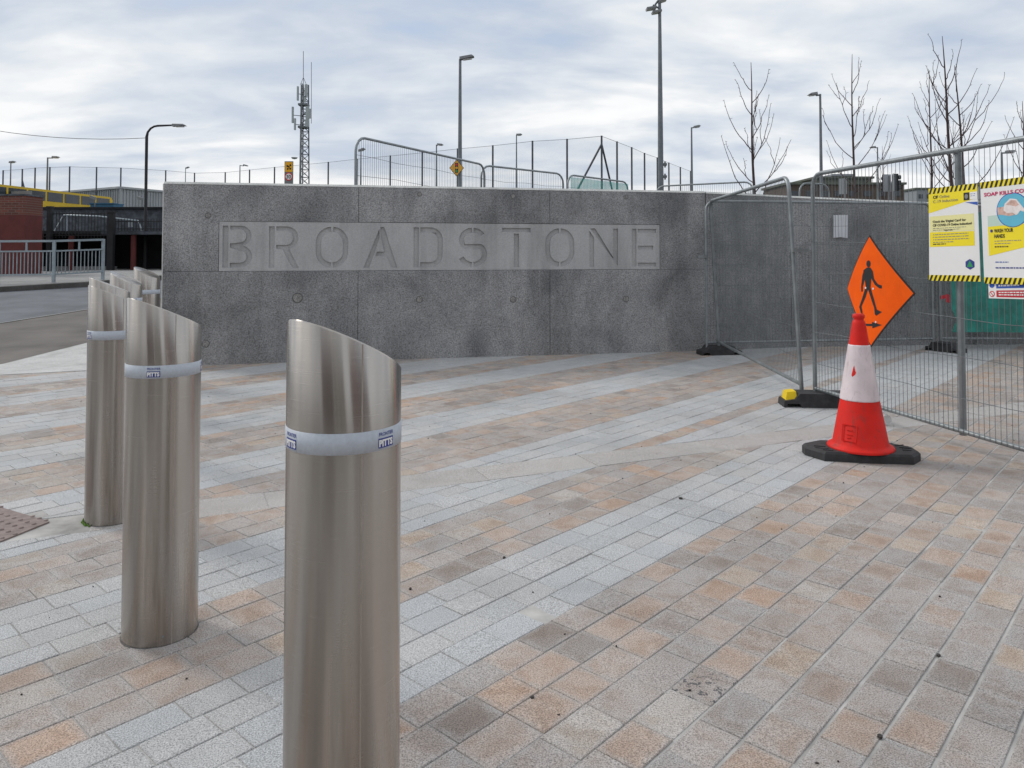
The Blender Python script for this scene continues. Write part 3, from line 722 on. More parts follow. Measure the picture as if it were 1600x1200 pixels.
f0 = heras('wire fence panel standing close along the plain concrete wall', (2.78, 10.95), (6.28, 11.45), .06, 2.19, grp=FP)
f1 = heras('leaning wire fence panel joining the wall to the panel with posters', (2.80, 7.43), (2.95, 10.95), .07, 2.19, (-.11, 0), grp=FP)
f2 = heras('wire fence panel carrying two safety posters and the orange sign', (2.90, 7.36), (3.62, 3.92), .045, 2.205, grp=FP, midpost=1.76)
f3 = heras('wire fence panel hung with dark green netting', (6.42, 11.50), (9.9, 11.3), .06, 2.2, grp=FP)
t3, q3, e3, n3, L3 = f3
b = MB(); cols = 26; rowsn = 10; vs = []
for j in range(rowsn+1):
    for i in range(cols+1):
        s_ = .12+.09*random.random()*(i == 0)+(L3-.2)*i/cols; vs.append(q3(s_, .27+(2.06-.27)*j/rowsn, .05+.012*sin(i*1.1+j*.7)+random.gauss(0, .004)))
b.add(vs, [(j*(cols+1)+i, j*(cols+1)+i+1, (j+1)*(cols+1)+i+1, (j+1)*(cols+1)+i) for j in range(rowsn) for i in range(cols)], True)
b.build('green_netting', M['net'], t3, False)
# clamps that join panels
def clamp(p, d, label):
    p = Vector(p); d = Vector(d).normalized(); t0 = thing('fence_clamp', label, 'clamp', p)
    b = MB(); b.bar(p-d*.075, p+d*.075, .05, .035); b.build('clamp_plate', M['galv'], t0)
    b = MB(); b.tube([p-Vector((0, 0, .03)), p+Vector((0, 0, .03))], .011, 8); b.build('bolt', M['galv'], t0)
clamp(at(1250, 391, 7.40), (1, -.05, 0), 'metal clamp joining the leaning panel to the poster panel')
clamp(at(1098, 401, 10.93), (1, .1, 0), 'metal clamp on the fence corner by the lettered wall')
# feet
def foot(p, d, label, yellow=False, L=.68):
    p = Vector(p); d = Vector(d).normalized(); s_ = Vector((-d.y, d.x, 0)); t0 = thing('fence_block', label, 'fence block', p, 'rubber fence blocks')
    prof = [(-.5, .0), (-.47, .0), (-.45, .035), (-.30, .035), (-.28, 0), (.28, 0), (.30, .035), (.45, .035), (.47, 0), (.5, 0), (.49, .06), (.36, .075), (.30, .13), (-.30, .13), (-.36, .075), (-.49, .06)]
    b = MB(); b.prism([(a*L, z) for a, z in prof], -.115, .115, p, d, (0, 0, 1), s_); b.build('rubber_block', M['rubber'], t0)
    if yellow:
        b = MB(); vs = []
        for (a, hw, z) in ((-.465, .085, .0615), (-.325, .085, .0775)): vs += [p+d*(a*L)+s_*hw+Vector((0, 0, z)), p+d*(a*L)-s_*hw+Vector((0, 0, z))]
        for (a, hw, z) in ((-.445, .07, .135), (-.335, .07, .145)): vs += [p+d*(a*L)+s_*hw+Vector((0, 0, z)), p+d*(a*L)-s_*hw+Vector((0, 0, z))]
        b.add(vs, [(0, 1, 5, 4), (2, 6, 7, 3), (4, 5, 7, 6), (0, 4, 6, 2), (1, 3, 7, 5), (0, 2, 3, 1)]); b.build('yellow_end', M['feetyellow'], t0)
foot((2.93, 7.30, 0), (1, -.10, 0), 'black rubber fence block with a yellow end', True, .74)
foot((2.96, 10.98, 0), (1, .12, 0), 'black rubber fence block tucked against the lettered wall', False, .6)
foot((6.38, 11.30, 0), (.5, -1, 0), 'black rubber fence block at the edge of the green netting', False, .5)
# clear plastic sleeve lying behind the cone
b = MB(); P = [G(1382, 640), G(1372, 612), G(1366, 585), G(1356, 566)]
b.tube([Vector((3.02, 7.0, .05)), Vector((3.08, 6.82, .06)), Vector((3.12, 6.62, .055)), Vector((3.14, 6.45, .05))], [.05, .062, .055, .042], 10)
tag(b.build('plastic_sleeve', M['plastic']), 'crumpled clear plastic sleeve lying by the fence block', 'plastic sleeve')
b = MB(); p = at(1474, 464, 11.42); b.box(p, (.09, .012, .05), (1, 0, .2)); b.box(p+Vector((.06, .0, -.02)), (.05, .012, .12), (1, 0, -.3)); tag(b.build('red_tape', M['printred']), 'scrap of red tape tied on the fence beside the green netting', 'tape')

# ------------------------------------------------------------------ posters on the fence
t2, q2, e2v, n2, L2 = f2
nz = Vector((0, 0, 1)); fp0 = Vector((2.90, 7.36, 0)); nf = -n2 if n2.x > 0 else n2     # towards the viewer
def board(name, label, cat, corners, off=.035, m='white'):
    pl = fp0+nf*off
    pts_ = [onplane(px, py, pl, e2v) for px, py in corners]
    t0 = thing(name, label, cat, pl+e2v*pts_[3][0]+nz*pts_[3][1])
    s0 = min(p[0] for p in pts_); s1 = max(p[0] for p in pts_)
    O = pl
    b = MB(); b.prism(pts_, -.003, 0, O, e2v, nz, nf); b.build('board', M[m], t0)
    # bilinear placing inside the board: a across 0..1, b up 0..1
    TL, TR, BR_, BL_ = [Vector(p) for p in pts_]
    def loc(a, b_):
        p = (BL_*(1-a)+BR_*a)*(1-b_)+(TL*(1-a)+TR*a)*b_; return p
    def patch(poly, m, lift, name='printed_patch'):
        b = MB(); P_ = [loc(*p) for p in poly]; b.add([O+e2v*p.x+nz*p.y+nf*lift for p in P_], [tuple(range(len(P_)))]); return b.build(name, M[m], t0)
    def text(s, a, b_, a1, hgt, m, bold=0.0, lift=.003):
        p = loc(a, b_); q_ = loc(a1, b_); ex = (e2v*(q_.x-p.x)+nz*(q_.y-p.y)); wd_ = ex.length; ex.normalize()
        H_ = (loc(a, 1)-loc(a, 0)).length
        return text_obj(s, hgt*H_*1.38, O+e2v*p.x+nz*p.y, ex, nz, nf, M[m], t0, wd_, bold, lift)
    def hazard(b0, b1, n=11):
        patch([(0, b0), (1, b0), (1, b1), (0, b1)], 'yellow', .0008)
        for i in range(n):
            x = i/n; patch([(x, b0), (x+.5/n, b0), (min(1, x+1.0/n), b1), (min(1, x+.5/n), b1)], 'ink', .0014, 'printed_stripe')
    def lines(a, a1, b0, b1, n, m, th=.35):
        for i in range(n):
            bb = b1-(b1-b0)*(i+.5)/n; e_ = a1-(a1-a)*(random.uniform(.02, .12) if i < n-1 else random.uniform(.2, .5)); x = a
            while x < e_:
                w_ = random.uniform(.02, .075); patch([(x, bb-(b1-b0)/n*th/2), (min(e_, x+w_), bb-(b1-b0)/n*th/2), (min(e_, x+w_), bb+(b1-b0)/n*th/2), (x, bb+(b1-b0)/n*th/2)], m, .002, 'printed_line'); x += w_+.014
    return t0, patch, text, hazard, lines, loc
t_, patch, text, hazard, lines, loc = board('safety_poster', 'yellow and white CIF Online C-19 Induction poster on the fence', 'poster', [(1451, 295), (1526.5, 286), (1532, 440), (1452, 438.5)])
hazard(.0, .062); hazard(.938, 1.0)
patch([(0, .73), (1, .85), (1, .938), (0, .938)], 'yellow', .0008)
patch([(.76, .815), (1, .775), (1, .81)], 'printblue', .0011)
text('CIF', .10, .885, .21, .032, 'ink', .0009); text('Online', .24, .885, .45, .032, 'inkgrey'); text('C-19 Induction', .10, .838, .62, .032, 'inkgrey')
patch([(.735, .835), (.85, .835), (.85, .915), (.735, .915)], 'ink', .0016); patch([(.86, .84), (1, .84), (1, .915), (.86, .915)], 'white', .0016)
patch([(.79+.035*cos(2*pi*k/14), .875+.024*sin(2*pi*k/14)) for k in range(14)], 'inkgrey', .0022)
lines(.87, .99, .865, .905, 2, 'printblue', .25)
patch([(.02, .53), (.92, .52), (.92, .695), (.02, .695)], 'paleyellow', .0008); patch([(.02, .365), (.92, .365), (.92, .515), (.02, .525)], 'yellow', .0009)
text("Check the 'Digital Card' for", .09, .625, .77, .024, 'ink', .0006); text('CIF COVID-19 Online Induction!', .09, .585, .88, .024, 'ink', .0006)
lines(.09, .85, .535, .572, 2, 'inkgrey', .3); lines(.09, .86, .40, .51, 4, 'inkgrey', .3); text('Digital Card', .33, .533, .5, .013, 'ink', .0003)
lines(.09, .45, .385, .402, 1, 'ink', .6)
patch([(.82+.095*cos(2*pi*(k+.5)/6), .175+.055*sin(2*pi*(k+.5)/6)) for k in range(6)], 'navy', .0016, 'printed_logo'); patch([(.76, .148), (.88, .148), (.82, .216)], 'logogreen', .0022, 'printed_logo')
t_, patch, text, hazard, lines, loc = board('safety_poster', 'white SOAP KILLS COVID and WASH YOUR HANDS poster on the fence', 'poster', [(1531.5, 285), (1616, 274), (1622, 445.5), (1538, 443)], .040)
hazard(.0, .062); hazard(.935, 1.0)
text('SOAP KILLS COVID', .07, .855, .99, .036, 'magenta', .0009)
patch([(.12, .555), (1, .575), (1, .68), (.12, .66)], 'palegreen', .0008)
patch([(.60+.30*cos(2*pi*k/32), .70+.165*sin(2*pi*k/32)) for k in range(32)], 'printblue', .0012, 'printed_picture'); patch([(.60+.285*cos(2*pi*k/32), .70+.157*sin(2*pi*k/32)) for k in range(32)], 'sky_print', .0017, 'printed_picture')
patch([(.32, .735), (.50, .74), (.62, .75), (.70, .70), (.66, .655), (.54, .645), (.42, .66), (.325, .665)], 'skin', .0022, 'printed_picture')
patch([(.46, .765), (.56, .81), (.68, .80), (.76, .74), (.82, .70), (.80, .675), (.74, .69), (.70, .66), (.66, .65), (.60, .675), (.50, .675), (.43, .705)], 'foam', .0027, 'printed_picture')
patch([(.48, .755), (.58, .795), (.66, .79), (.72, .745), (.66, .73), (.58, .745)], 'skin', .0031, 'printed_picture')
patch([(.12, .27), (1, .37), (1, .57), (.12, .555)], 'yellow', .0012)
patch([(.19+.028*cos(2*pi*k/10), .512+.016*sin(2*pi*k/10)) for k in range(10)], 'navy', .002)
text('WASH YOUR', .24, .495, .60, .036, 'ink', .0009); text('HANDS', .24, .443, .44, .036, 'ink', .0009)
lines(.24, .80, .375, .425, 2, 'inkgrey', .3); lines(.24, .72, .345, .37, 1, 'ink', .5); patch([(.85, .48), (1, .48), (1, .56), (.85, .56)], 'ink', .0018)
lines(.24, .62, .195, .225, 1, 'printblue', .3); lines(.24, .95, .135, .175, 1, 'navy', .3)
t_, patch, text, hazard, lines, loc = board('site_notice', 'small site notice with blue and red bands below the soap poster', 'sign', [(1544, 441), (1622, 437), (1622, 468), (1545, 466)], .026)
patch([(.17, .60), (1, .60), (1, .95), (.17, .95)], 'printblue', .0008); patch([(.17, .08), (1, .08), (1, .48), (.17, .48)], 'printred', .0008)
lines(.22, .98, .68, .85, 1, 'white', .55); lines(.22, .98, .15, .43, 2, 'white', .45)
patch([(.075+.06*cos(2*pi*k/16), .27+.19*sin(2*pi*k/16)) for k in range(16)], 'signred', .0008); patch([(.075+.043*cos(2*pi*k/16), .27+.135*sin(2*pi*k/16)) for k in range(16)], 'white', .0014); patch([(.04, .38), (.05, .42), (.11, .16), (.10, .12)], 'signred', .002)
patch([(.08+.055*cos(2*pi*k/16), .80+.16*sin(2*pi*k/16)) for k in range(16)], 'printblue', .0008)

# ------------------------------------------------------------------ orange diversion sign, a flexible sheet that curls towards the viewer on its free side
pl = fp0+nf*.125; ple = fp0+nf*.03                 # bowed sheet: middle stands off the mesh, both side corners touch it
cs, cz = onplane(1360, 460, pl, e2v); top_z = onplane(1362, 367, pl, e2v)[1]; bot_z = onplane(1358, 542, pl, e2v)[1]; rs = onplane(1430.5, 463, ple, e2v)[0]; ls = onplane(1323.5, 450, ple, e2v)[0]
half = (rs-ls)/2; zc = (top_z+bot_z)/2; hh = (top_z-bot_z)/2
sg = thing('diversion_sign', 'orange diamond sign with black walking figure and arrow behind the cone', 'sign', pl+e2v*cs+nz*bot_z)
def sgp(s, z, lift=0.0):
    k = s/half; d = s*((rs-cs)/half if s > 0 else (cs-ls)/half)
    return fp0+e2v*(cs+d)+nz*z+nf*(.03+.095*(1-(k*k)**.85)+lift)
def sheet_poly(rows_fn, m, lift, name, n=44, s0=-1, s1=1):
    b = MB(); vs = []
    for i in range(n+1):
        s_ = s0+(s1-s0)*i/n; lo, hi = rows_fn(s_); vs += [sgp(s_*half, zc+lo*hh, lift), sgp(s_*half, zc+hi*hh, lift)]
    b.add(vs, [(2*i, 2*i+2, 2*i+3, 2*i+1) for i in range(n)]); return b.build(name, M[m], sg, False)
sheet_poly(lambda s_: (-(1-abs(s_))-.0, (1-abs(s_))+.0), 'ink', 0, 'black_border'); sheet_poly(lambda s_: (-(1-abs(s_)), (1-abs(s_))), 'ink', -.004, 'back_sheet')
sheet_poly(lambda s_: (-max(0, .965-abs(s_)), max(0, .965-abs(s_))), 'orange', .0015, 'orange_face', 44, -.965, .965)
def fig(poly, m='ink', lift=.0035):
    b = MB(); bm = bmesh.new(); bm.faces.new([bm.verts.new((p[0], p[1], 0)) for p in poly]); bmesh.ops.triangulate(bm, faces=bm.faces)
    tris = [[(v.co.x, v.co.y) for v in f.verts] for f in bm.faces]; bm.free()
    for tr in tris:
        k0 = math.floor(min(p[0] for p in tr)/.04)
        while k0*.04 < max(p[0] for p in tr):
            q = clip(clip(tr, (1, 0), (k0+1)*.04), (-1, 0), -k0*.04); k0 += 1
            if len(q) >= 3 and area(q) > 1e-7: b.add([sgp(p[0]*half, zc+p[1]*hh, lift) for p in q], [tuple(range(len(q)))])
    return b.build('printed_figure', M[m], sg)
def spx(px, py):
    k = 0.0
    for _ in range(12):
        P_ = fp0+nf*(.033+.095*(1-abs(k)**1.7)); q_ = onplane(px, py, P_, e2v); d = q_[0]-cs; k = d/((rs-cs) if d > 0 else (cs-ls))
    return (k, (q_[1]-zc)/hh)
def zz(pp): return [spx(1200+a/4, 250+b_/4) for a, b_ in pp]
fig(zz([(628+13*cos(2*pi*k/16), 649+22*sin(2*pi*k/16)) for k in range(16)]))
fig(zz([(618, 672), (640, 672), (655, 695), (662, 740), (645, 742), (640, 800), (612, 800), (604, 745), (600, 760), (596, 690)]))
fig(zz([(600, 690), (606, 740), (592, 790), (592, 822), (583, 822), (582, 790), (590, 720)])); fig(zz([(652, 712), (664, 745), (686, 775), (712, 785), (710, 803), (696, 802), (668, 780), (648, 745)]))
fig(zz([(608, 800), (628, 800), (608, 860), (584, 915), (592, 965), (584, 968), (570, 918), (590, 860)])); fig(zz([(622, 800), (642, 800), (662, 870), (680, 935), (712, 950), (676, 973), (668, 965), (664, 925), (645, 870)]))
fig(zz([(578, 1022), (650, 1024), (650, 1012), (712, 1031), (652, 1052), (652, 1038), (578, 1036)]))
for a, b_ in [(611, 799), (658, 804), (587, 993), (674, 1013)]: fig(zz([(a+5*cos(2*pi*k/8), b_+7*sin(2*pi*k/8)) for k in range(8)]), 'paper', .005)

# ------------------------------------------------------------------ traffic cone
cpos = Vector((2.485, 5.50, 0)); cn = thing('traffic_cone', 'tall red traffic cone with white sleeve on a black rubber base', 'cone', cpos)
b = MB(); oc = [(-.385, -.02), (-.29, -.165), (-.0, -.19), (.29, -.185), (.375, -.08), (.375, .05), (.24, .185), (-.24, .185), (-.385, .07)]
rot = radians(-7); oc = [(p[0]*cos(rot)-p[1]*sin(rot), p[0]*sin(rot)+p[1]*cos(rot)) for p in oc]
n_ = len(oc); sh = lambda k: [(p[0]*k, p[1]*k) for p in oc]
b.add([cpos+Vector((*p, 0)) for p in oc]+[cpos+Vector((*p, .05)) for p in oc]+[cpos+Vector((*p, .066)) for p in sh(.955)], [tuple(range(n_))[::-1], tuple(range(2*n_, 3*n_))]+[(i, (i+1) % n_, n_+(i+1) % n_, n_+i) for i in range(n_)]+[(n_+i, n_+(i+1) % n_, 2*n_+(i+1) % n_, 2*n_+i) for i in range(n_)])
bs = b.build('rubber_base', M['rubber'], cn)
b = MB()
for (x0, y0, x1, y1) in [(-.33, -.02, -.25, -.06), (-.32, .03, -.25, .0), (-.30, -.08, -.24, -.11), (.27, -.02, .34, .0), (.27, -.06, .34, -.04), (.25, -.10, .31, -.10), (.26, .03, .33, .05)]:
    b.bar(cpos+Vector((x0, y0, .067)), cpos+Vector((x1, y1, .067)), .008, .008)
b.build('tread_ribs', M['rubber'], cn)
kz = 1.0
b = MB(); b.lathe(cpos, [(.221, .062), (.224, .072), (.219, .082), (.196, .088), (.186, .105), (.130, .405)], 48, True, False); cl = b.build('cone_body', M['conered'], cn)
b = MB(); b.lathe(cpos, [(.130, .405), (.1335, .407), (.1325, .415), (.0735, .785), (.0725, .793), (.069, .795)], 48, True, False)
for i, v in enumerate(b.v): b.v[i] = (v[0]+random.gauss(0, .0006), v[1]+random.gauss(0, .0006), v[2])
b.build('white_sleeve', M['sleeve'], cn)
b = MB(); b.lathe(cpos, [(.069, .793), (.046, .945), (.040, .962), (.034, .97), (.033, .978), (.040, .986), (.041, 1.0), (.036, 1.012), (.02, 1.015)], 40); b.build('cone_tip', M['conered'], cn)
tov = Vector((-cpos.x, -cpos.y, 0)).normalized(); sv = Vector((tov.y, -tov.x, 0)); sv = sv if sv.x > 0 else -sv
nrm = (tov+Vector((0, 0, .19))).normalized(); upv = (Vector((0, 0, 1))-nrm*nrm.z).normalized()
pc = cpos+tov*.168-sv*.075+Vector((0, 0, .185)); pc = cpos+(pc-cpos).normalized()*(pc-cpos).length
b = MB(); ang = atan2(tov.y, tov.x)-radians(24)
rad = Vector((cos(ang), sin(ang), 0)); tg_ = Vector((-sin(ang), cos(ang), 0)); upv = (Vector((0, 0, 1))-rad*.187).normalized()
pc = cpos+rad*.172+Vector((0, 0, .19))
for (a0, b0, a1, b1) in [(-.05, -.055, .05, -.055), (-.05, .055, .05, .055), (-.05, -.055, -.05, .055), (.05, -.055, .05, .055), (-.02, .02, .02, .02), (-.02, -.01, .02, -.01), (-.015, -.035, .01, -.03)]:
    b.bar(pc+tg_*a0+upv*b0, pc+tg_*a1+upv*b1, .006, .005)
b.build('moulded_mark', M['conered'], cn)
ang = atan2(tov.y, tov.x)-radians(28); zt_ = .615
def cpt(da, z): 
    r_ = .1335+(.0735-.1335)*(z-.407)/(.785-.407)+.0012; return cpos+Vector((r_*cos(ang+da), r_*sin(ang+da), z))
b = MB(); b.add([cpt(*p) for p in [(-.02, .585), (.05, .575), (.22, .590), (.27, .605), (.21, .62), (.13, .655), (.08, .64), (.04, .62)]], [tuple(range(8))]); b.build('torn_patch', M['conered'], cn)

# ------------------------------------------------------------------ guard rail across the street
gr = thing('guard_rail', 'pale blue steel pedestrian guard rail along the far kerb', 'railing', (-11.8, 19.7, .6))
gp = [(-14.5, 19.35), (-13.12, 19.55), (-11.82, 19.75), (-10.98, 20.55)]
def ggz(y): return rz(y)+.11
for x, y in gp:
    b = MB(); b.box((x, y, ggz(y)+.53), (.075, .05, 1.10)); b.build('post', M['railing'], gr)
for i in range(3):
    (x0, y0), (x1, y1) = gp[i], gp[i+1]; z0, z1 = ggz(y0), ggz(y1)
    for hz_, nm, th in ((1.06, 'top_rail', .055), (.80, 'middle_rail', .04), (.20, 'bottom_rail', .04)):
        b = MB(); b.bar((x0, y0-.004, z0+hz_), (x1, y1-.004, z1+hz_), .045, th); b.build(nm, M['railing'], gr)
    b = MB(); b.box(((x0+x1)/2, (y0+y1)/2, (z0+z1)/2+.93), (.04, .03, .22)); b.build('stub', M['railing'], gr)
    nb_ = max(8, int(hypot(x1-x0, y1-y0)/.085))
    for k in range(1, nb_):
        u_ = k/nb_; b = MB(); b.box((x0+(x1-x0)*u_, y0+(y1-y0)*u_, z0+(z1-z0)*u_+.50), (.018, .018, .575)); b.build('baluster', M['railing'], gr)

# ------------------------------------------------------------------ old entrance across the street
b = MB(); xr = at(38, 400, 24).x; b.box((xr-2, 24.45, 1.65), (4, .9, 2.0)); 
bp = thing('brick_pier', 'brick wall end painted dark red below bare brick courses', 'wall', (xr-2, 24.45, .7)); b.build('painted_base', M['redpaint'], bp)
b = MB(); b.box((0, 0, 0), (4.0, .9, .60)); o = b.build('brick_top', M['brick']); o.location = (xr-2, 24.45, 2.95-.0); put(o, bp)
b = MB(); b.box((xr-2, 24.45, 3.275), (4.06, .96, .05)); b.build('coping', M['slate'], bp)
rw = thing('stone_retaining_wall', 'dark rubble stone retaining wall with a low coping across the street', 'wall', (-17, 31, .7))
b = MB(); b.box((-4, 31.3, 1.9), (70, .6, 2.7)); b.build('stone_face', M['slate'], rw)
b = MB(); b.box((-4, 31.25, 3.27), (70, .76, .07)); b.build('coping', M['dark'], rw)
en = thing('old_entrance', 'dark low entrance with red columns and a concrete lintel', 'building', (-16, 28.5, .7))
Y = 27.6
def X(px, Y_=Y): return at(px, 395, Y_).x
def Zp(py, Y_=Y): return at(800, py, Y_).z
b = MB(); b.box(((X(160)+X(300))/2, Y+.15, Zp(364)), (X(300)-X(160), .5, .11)); b.build('lintel', M['slate'], en)
b = MB(); b.box(((X(40)+X(300))/2, Y+2.9, 1.4), (X(300)-X(40), .1, 1.5)); b.build('back_wall', M['dark'], en)
b = MB(); b.box(((X(40)+X(300))/2, Y+1.5, Zp(362)-.02), (X(300)-X(40), 2.8, .1)); b.build('roof_slab', M['dark'], en)
for px in (206, 108, 262):
    b = MB(); b.tube([(X(px), Y+.12, .65), (X(px), Y+.12, Zp(367))], .095, 12); b.build('red_column', M['redpaint'], en)
b = MB(); b.box((X(40), Y+1.5, 1.4), (.15, 2.8, 1.5)); b.build('side_wall', M['dark'], en)
b = MB(); b.box(((X(48)+X(168))/2, Y+.6, Zp(424)+.0), (X(168)-X(48), .2, .34)); b.build('low_wall', M['path'], en)
for px, y0, y1, wpx, lb in ((77, 325, 428, 6, 'slim black gate pillar beside the painted brick wall'), (173, 333, 425, 9.5, 'thick black gate pillar beside the red column')):
    b = MB(); b.box((X(px, 27.2), 27.2, (Zp(y0, 27.2)+.65)/2), (wpx*27.2/F, .17, Zp(y0, 27.2)-.65)); g_ = thing('gate_pillar', lb, 'pillar', (X(px, 27.2), 27.2, .65)); b.build('shaft', M['black'], g_)
    b = MB(); b.box((X(px, 27.2), 27.2, Zp(y0, 27.2)+.03), (wpx*27.2/F+.04, .21, .06)); b.build('cap', M['black'], g_)
def railings(label, px0, px1, y0, y1, Yr, step):
    t0 = thing('black_railings', label, 'railings', (X(px0, Yr), Yr, .7)); z1, z0 = Zp(y0, Yr), Zp(y1, Yr)
    for z_ in (z1-.12, z0+.1):
        b = MB(); b.bar((X(px0, Yr), Yr, z_), (X(px1, Yr), Yr, z_), .03, .035); b.build('rail', M['black'], t0)
    px = px0
    while px <= px1:
        b = MB(); x = X(px, Yr); b.tube([(x, Yr, z0), (x, Yr, z1-.05), (x, Yr, z1)], [.014, .014, .002], 5); b.build('upright', M['black'], t0); px += step
railings('tall black railings between the two gate pillars', 82, 167, 329, 372, 27.3, 5)
railings('black railings standing on the lintel beside the lettered wall', 180, 262, 341, 362, 27.7, 4.6)
railings('short black railings between the brick wall and the slim pillar', 40, 73, 356, 374, 27.3, 4.6)
hr = thing('handrail', 'bent pale tube handrail behind the black railings', 'handrail', (X(110, 29), 29, .7))
for pts_ in ([(85, 362), (100, 336), (152, 338), (216, 345), (222, 362)], ):
    b = MB(); b.tube([at(px, py, 29.2) for px, py in pts_], .035, 8); b.build('tube', M['railing'], hr)
b = MB(); b.tube([at(104, 336, 29.2), at(104, 366, 29.2)], .04, 8); b.build('post', M['railing'], hr)
b = MB(); b.box(at(203, 349, 29.3), (.2, .04, .28)); b.build('plate', M['railing'], hr)

# ------------------------------------------------------------------ upper level behind
UZ = 2.0
b = MB(); b.prism([(-300, 31.7), (300, 31.7), (300, 900), (-300, 900)], -.1, UZ); struct(b.build('upper_ground', M['upper']))
# bus
def make_bus():
    # local frame: length along x (0 = far front), width along y, base z 0
    L = 11.0; Wd = 2.5; Hh = 3.15
    p_end = at(112, 309, 44); 
    ang = atan2(38.6-44, at(0, 295, 38.6).x-p_end.x)
    t0 = thing('bus', 'yellow bus parked beyond the dark stone wall', 'bus', (p_end.x, 44, UZ)); M4 = Matrix.Translation((p_end.x, 44, UZ)) @ Matrix.Rotation(ang, 4, 'Z')
    def fin(b, nm, m, par=None):
        b.v = [tuple(M4 @ Vector(v)) for v in b.v]; return b.build(nm, M[m], par or t0) if par is None else b.build(nm, M[m], None)
    zt = at(112, 309, 44).z-UZ
    b = MB(); b.prism([(0, .35), (L, .35), (L, zt-.12), (L-.15, zt), (.2, zt), (0, zt-.15)], 0, -Wd, (0, 0, 0), (1, 0, 0), (0, 0, 1), (0, -1, 0)); fin(b, 'body', 'busyellow')
    x = .25
    while x < L-1.2:
        b = MB(); b.box((x+.62, Wd+.004 if False else -.004, zt-.34), (1.16, .02, .46)); fin(b, 'window', 'glass')
        b = MB(); b.box((x+.62, Wd+.004, zt-.34), (1.16, .02, .46)); fin(b, 'window', 'glass'); x += 1.3
    b = MB(); b.box((-.004, Wd/2, zt-.8), (.02, Wd-.3, 1.0)); fin(b, 'windscreen', 'glass')
    for wx in (1.6, 8.2):
        for wy in (.12, Wd-.12):
            b = MB(); b.tube([(wx, wy-.12, .48), (wx, wy+.12, .48)], .48, 20); fin(b, 'wheel', 'rubber')
make_bus()
b = MB(); a0, a1 = at(-60, 312, 36), at(45, 298, 36); lw = thing('concrete_barrier', 'pale concrete barrier in front of the yellow bus', 'barrier', (a1.x, 36, UZ))
b.add([(a0.x, 36, UZ), (a1.x, 36, UZ), (a1.x, 36, a1.z), (a0.x, 36, a0.z+.3), (a0.x, 36.25, UZ), (a1.x, 36.25, UZ), (a1.x, 36.25, a1.z), (a0.x, 36.25, a0.z+.3)], [(0, 1, 2, 3), (7, 6, 5, 4), (3, 2, 6, 7), (1, 5, 6, 2), (0, 3, 7, 4)]); b.build('slab', M['path'], lw)
# ribbed shed
shd = thing('industrial_shed', 'grey ribbed metal shed behind the street lamp', 'shed', (at(188, 300, 60).x, 60, UZ))
C0 = at(188, 293, 60); Lc = at(62, 303, 74); Rc = at(330, 306, 78)
def face(Pa, Pb, m):
    Pa = Vector(Pa); Pb = Vector(Pb); b = MB(); b.add([(Pa.x, Pa.y, UZ), (Pb.x, Pb.y, UZ), Pb, Pa], [(0, 1, 2, 3)]); b.build('wall_cladding', M[m], shd)
    n = int((Pb-Pa).length/.5); d = (Pb-Pa); nn = Vector((d.y, -d.x, 0)).normalized(); nn = nn if nn.y < 0 else -nn
    for i in range(n+1):
        p = Pa+d*(i/n)+nn*.03; b = MB(); b.bar((p.x, p.y, UZ), (p.x, p.y, p.z-.12), .09, .06, (nn.x, nn.y, 0)); b.build('cladding_rib', M[m], shd)
    b = MB(); b.bar(Pa+nn*.08, Pb+nn*.08, .18, .16); b.build('gutter', M['clad2'], shd)
face(Lc, C0, 'clad'); face(C0, Rc, 'clad2')
b = MB(); b.add([C0+Vector((0, 0, -.01)), Lc+Vector((0, 0, -.01)), (Lc.x+(Rc.x-C0.x), Lc.y+(Rc.y-C0.y), Lc.z), Rc+Vector((0, 0, -.01))], [(0, 1, 2, 3)]); b.build('roof', M['clad'], shd)
b = MB(); p = at(167, 330, 40); cb = thing('blue_container', 'dark blue container behind the stone wall coping', 'container', (p.x, 40, UZ)); zt = at(167, 319.5, 40).z
b.box((p.x, 40, (zt+UZ)/2), (1.2, 1.0, zt-UZ)); b.build('box', M['bluebox'], cb); b = MB(); b.box((p.x, 40, zt+.02), (1.26, 1.1, .05)); b.build('lid', M['bluebox'], cb)
# court fence: one thing, each post a part
cf = thing('court_fence', 'tall see-through mesh court fence on dark posts', 'fence', (at(940, 300, 44.7).x, 44.7, UZ))
PT = [(5, 266), (35, 264), (55, 262), (78, 261), (109, 260), (151, 261), (189, 262), (259, 266), (304, 270), (352, 269), (390, 265), (429, 261), (513, 253), (558, 248), (610, 243), (660, 238), (715, 232), (770, 227), (832, 220), (886, 217), (940, 212), (964, 221), (987, 230), (1007, 239), (1027, 246), (1045, 254), (1063, 261), (1079, 267)]
TOPZ = 8.3
tops = []
for px, py in PT:
    d = ray(px, py); t_ = (TOPZ-EYE)/d.z; p = Vector((d.x*t_, d.y*t_, TOPZ)); tops.append(p)
    b = MB(); b.tube([(p.x, p.y, UZ), p], .058, 8); b.build('post', M['post'], cf)
for a, c_ in zip(tops, tops[1:]):
    b = MB(); b.add([(a.x, a.y, UZ), (c_.x, c_.y, UZ), c_, a], [(0, 1, 2, 3)]); b.build('mesh_bay', M['courtmesh'], cf, False)
    b = MB(); b.tube([a-Vector((0, 0, .03)), c_-Vector((0, 0, .03))], .011, 4); b.build('top_wire', M['post'], cf)
cp = tops[20]
for d in ((-1.0, -.1), (.55, .85)):
    b = MB(); b.tube([(cp.x, cp.y, TOPZ-.5*1.0), (cp.x+d[0]*3.1, cp.y+d[1]*3.1, UZ)], .06, 8); b.build('brace', M['post'], cf)
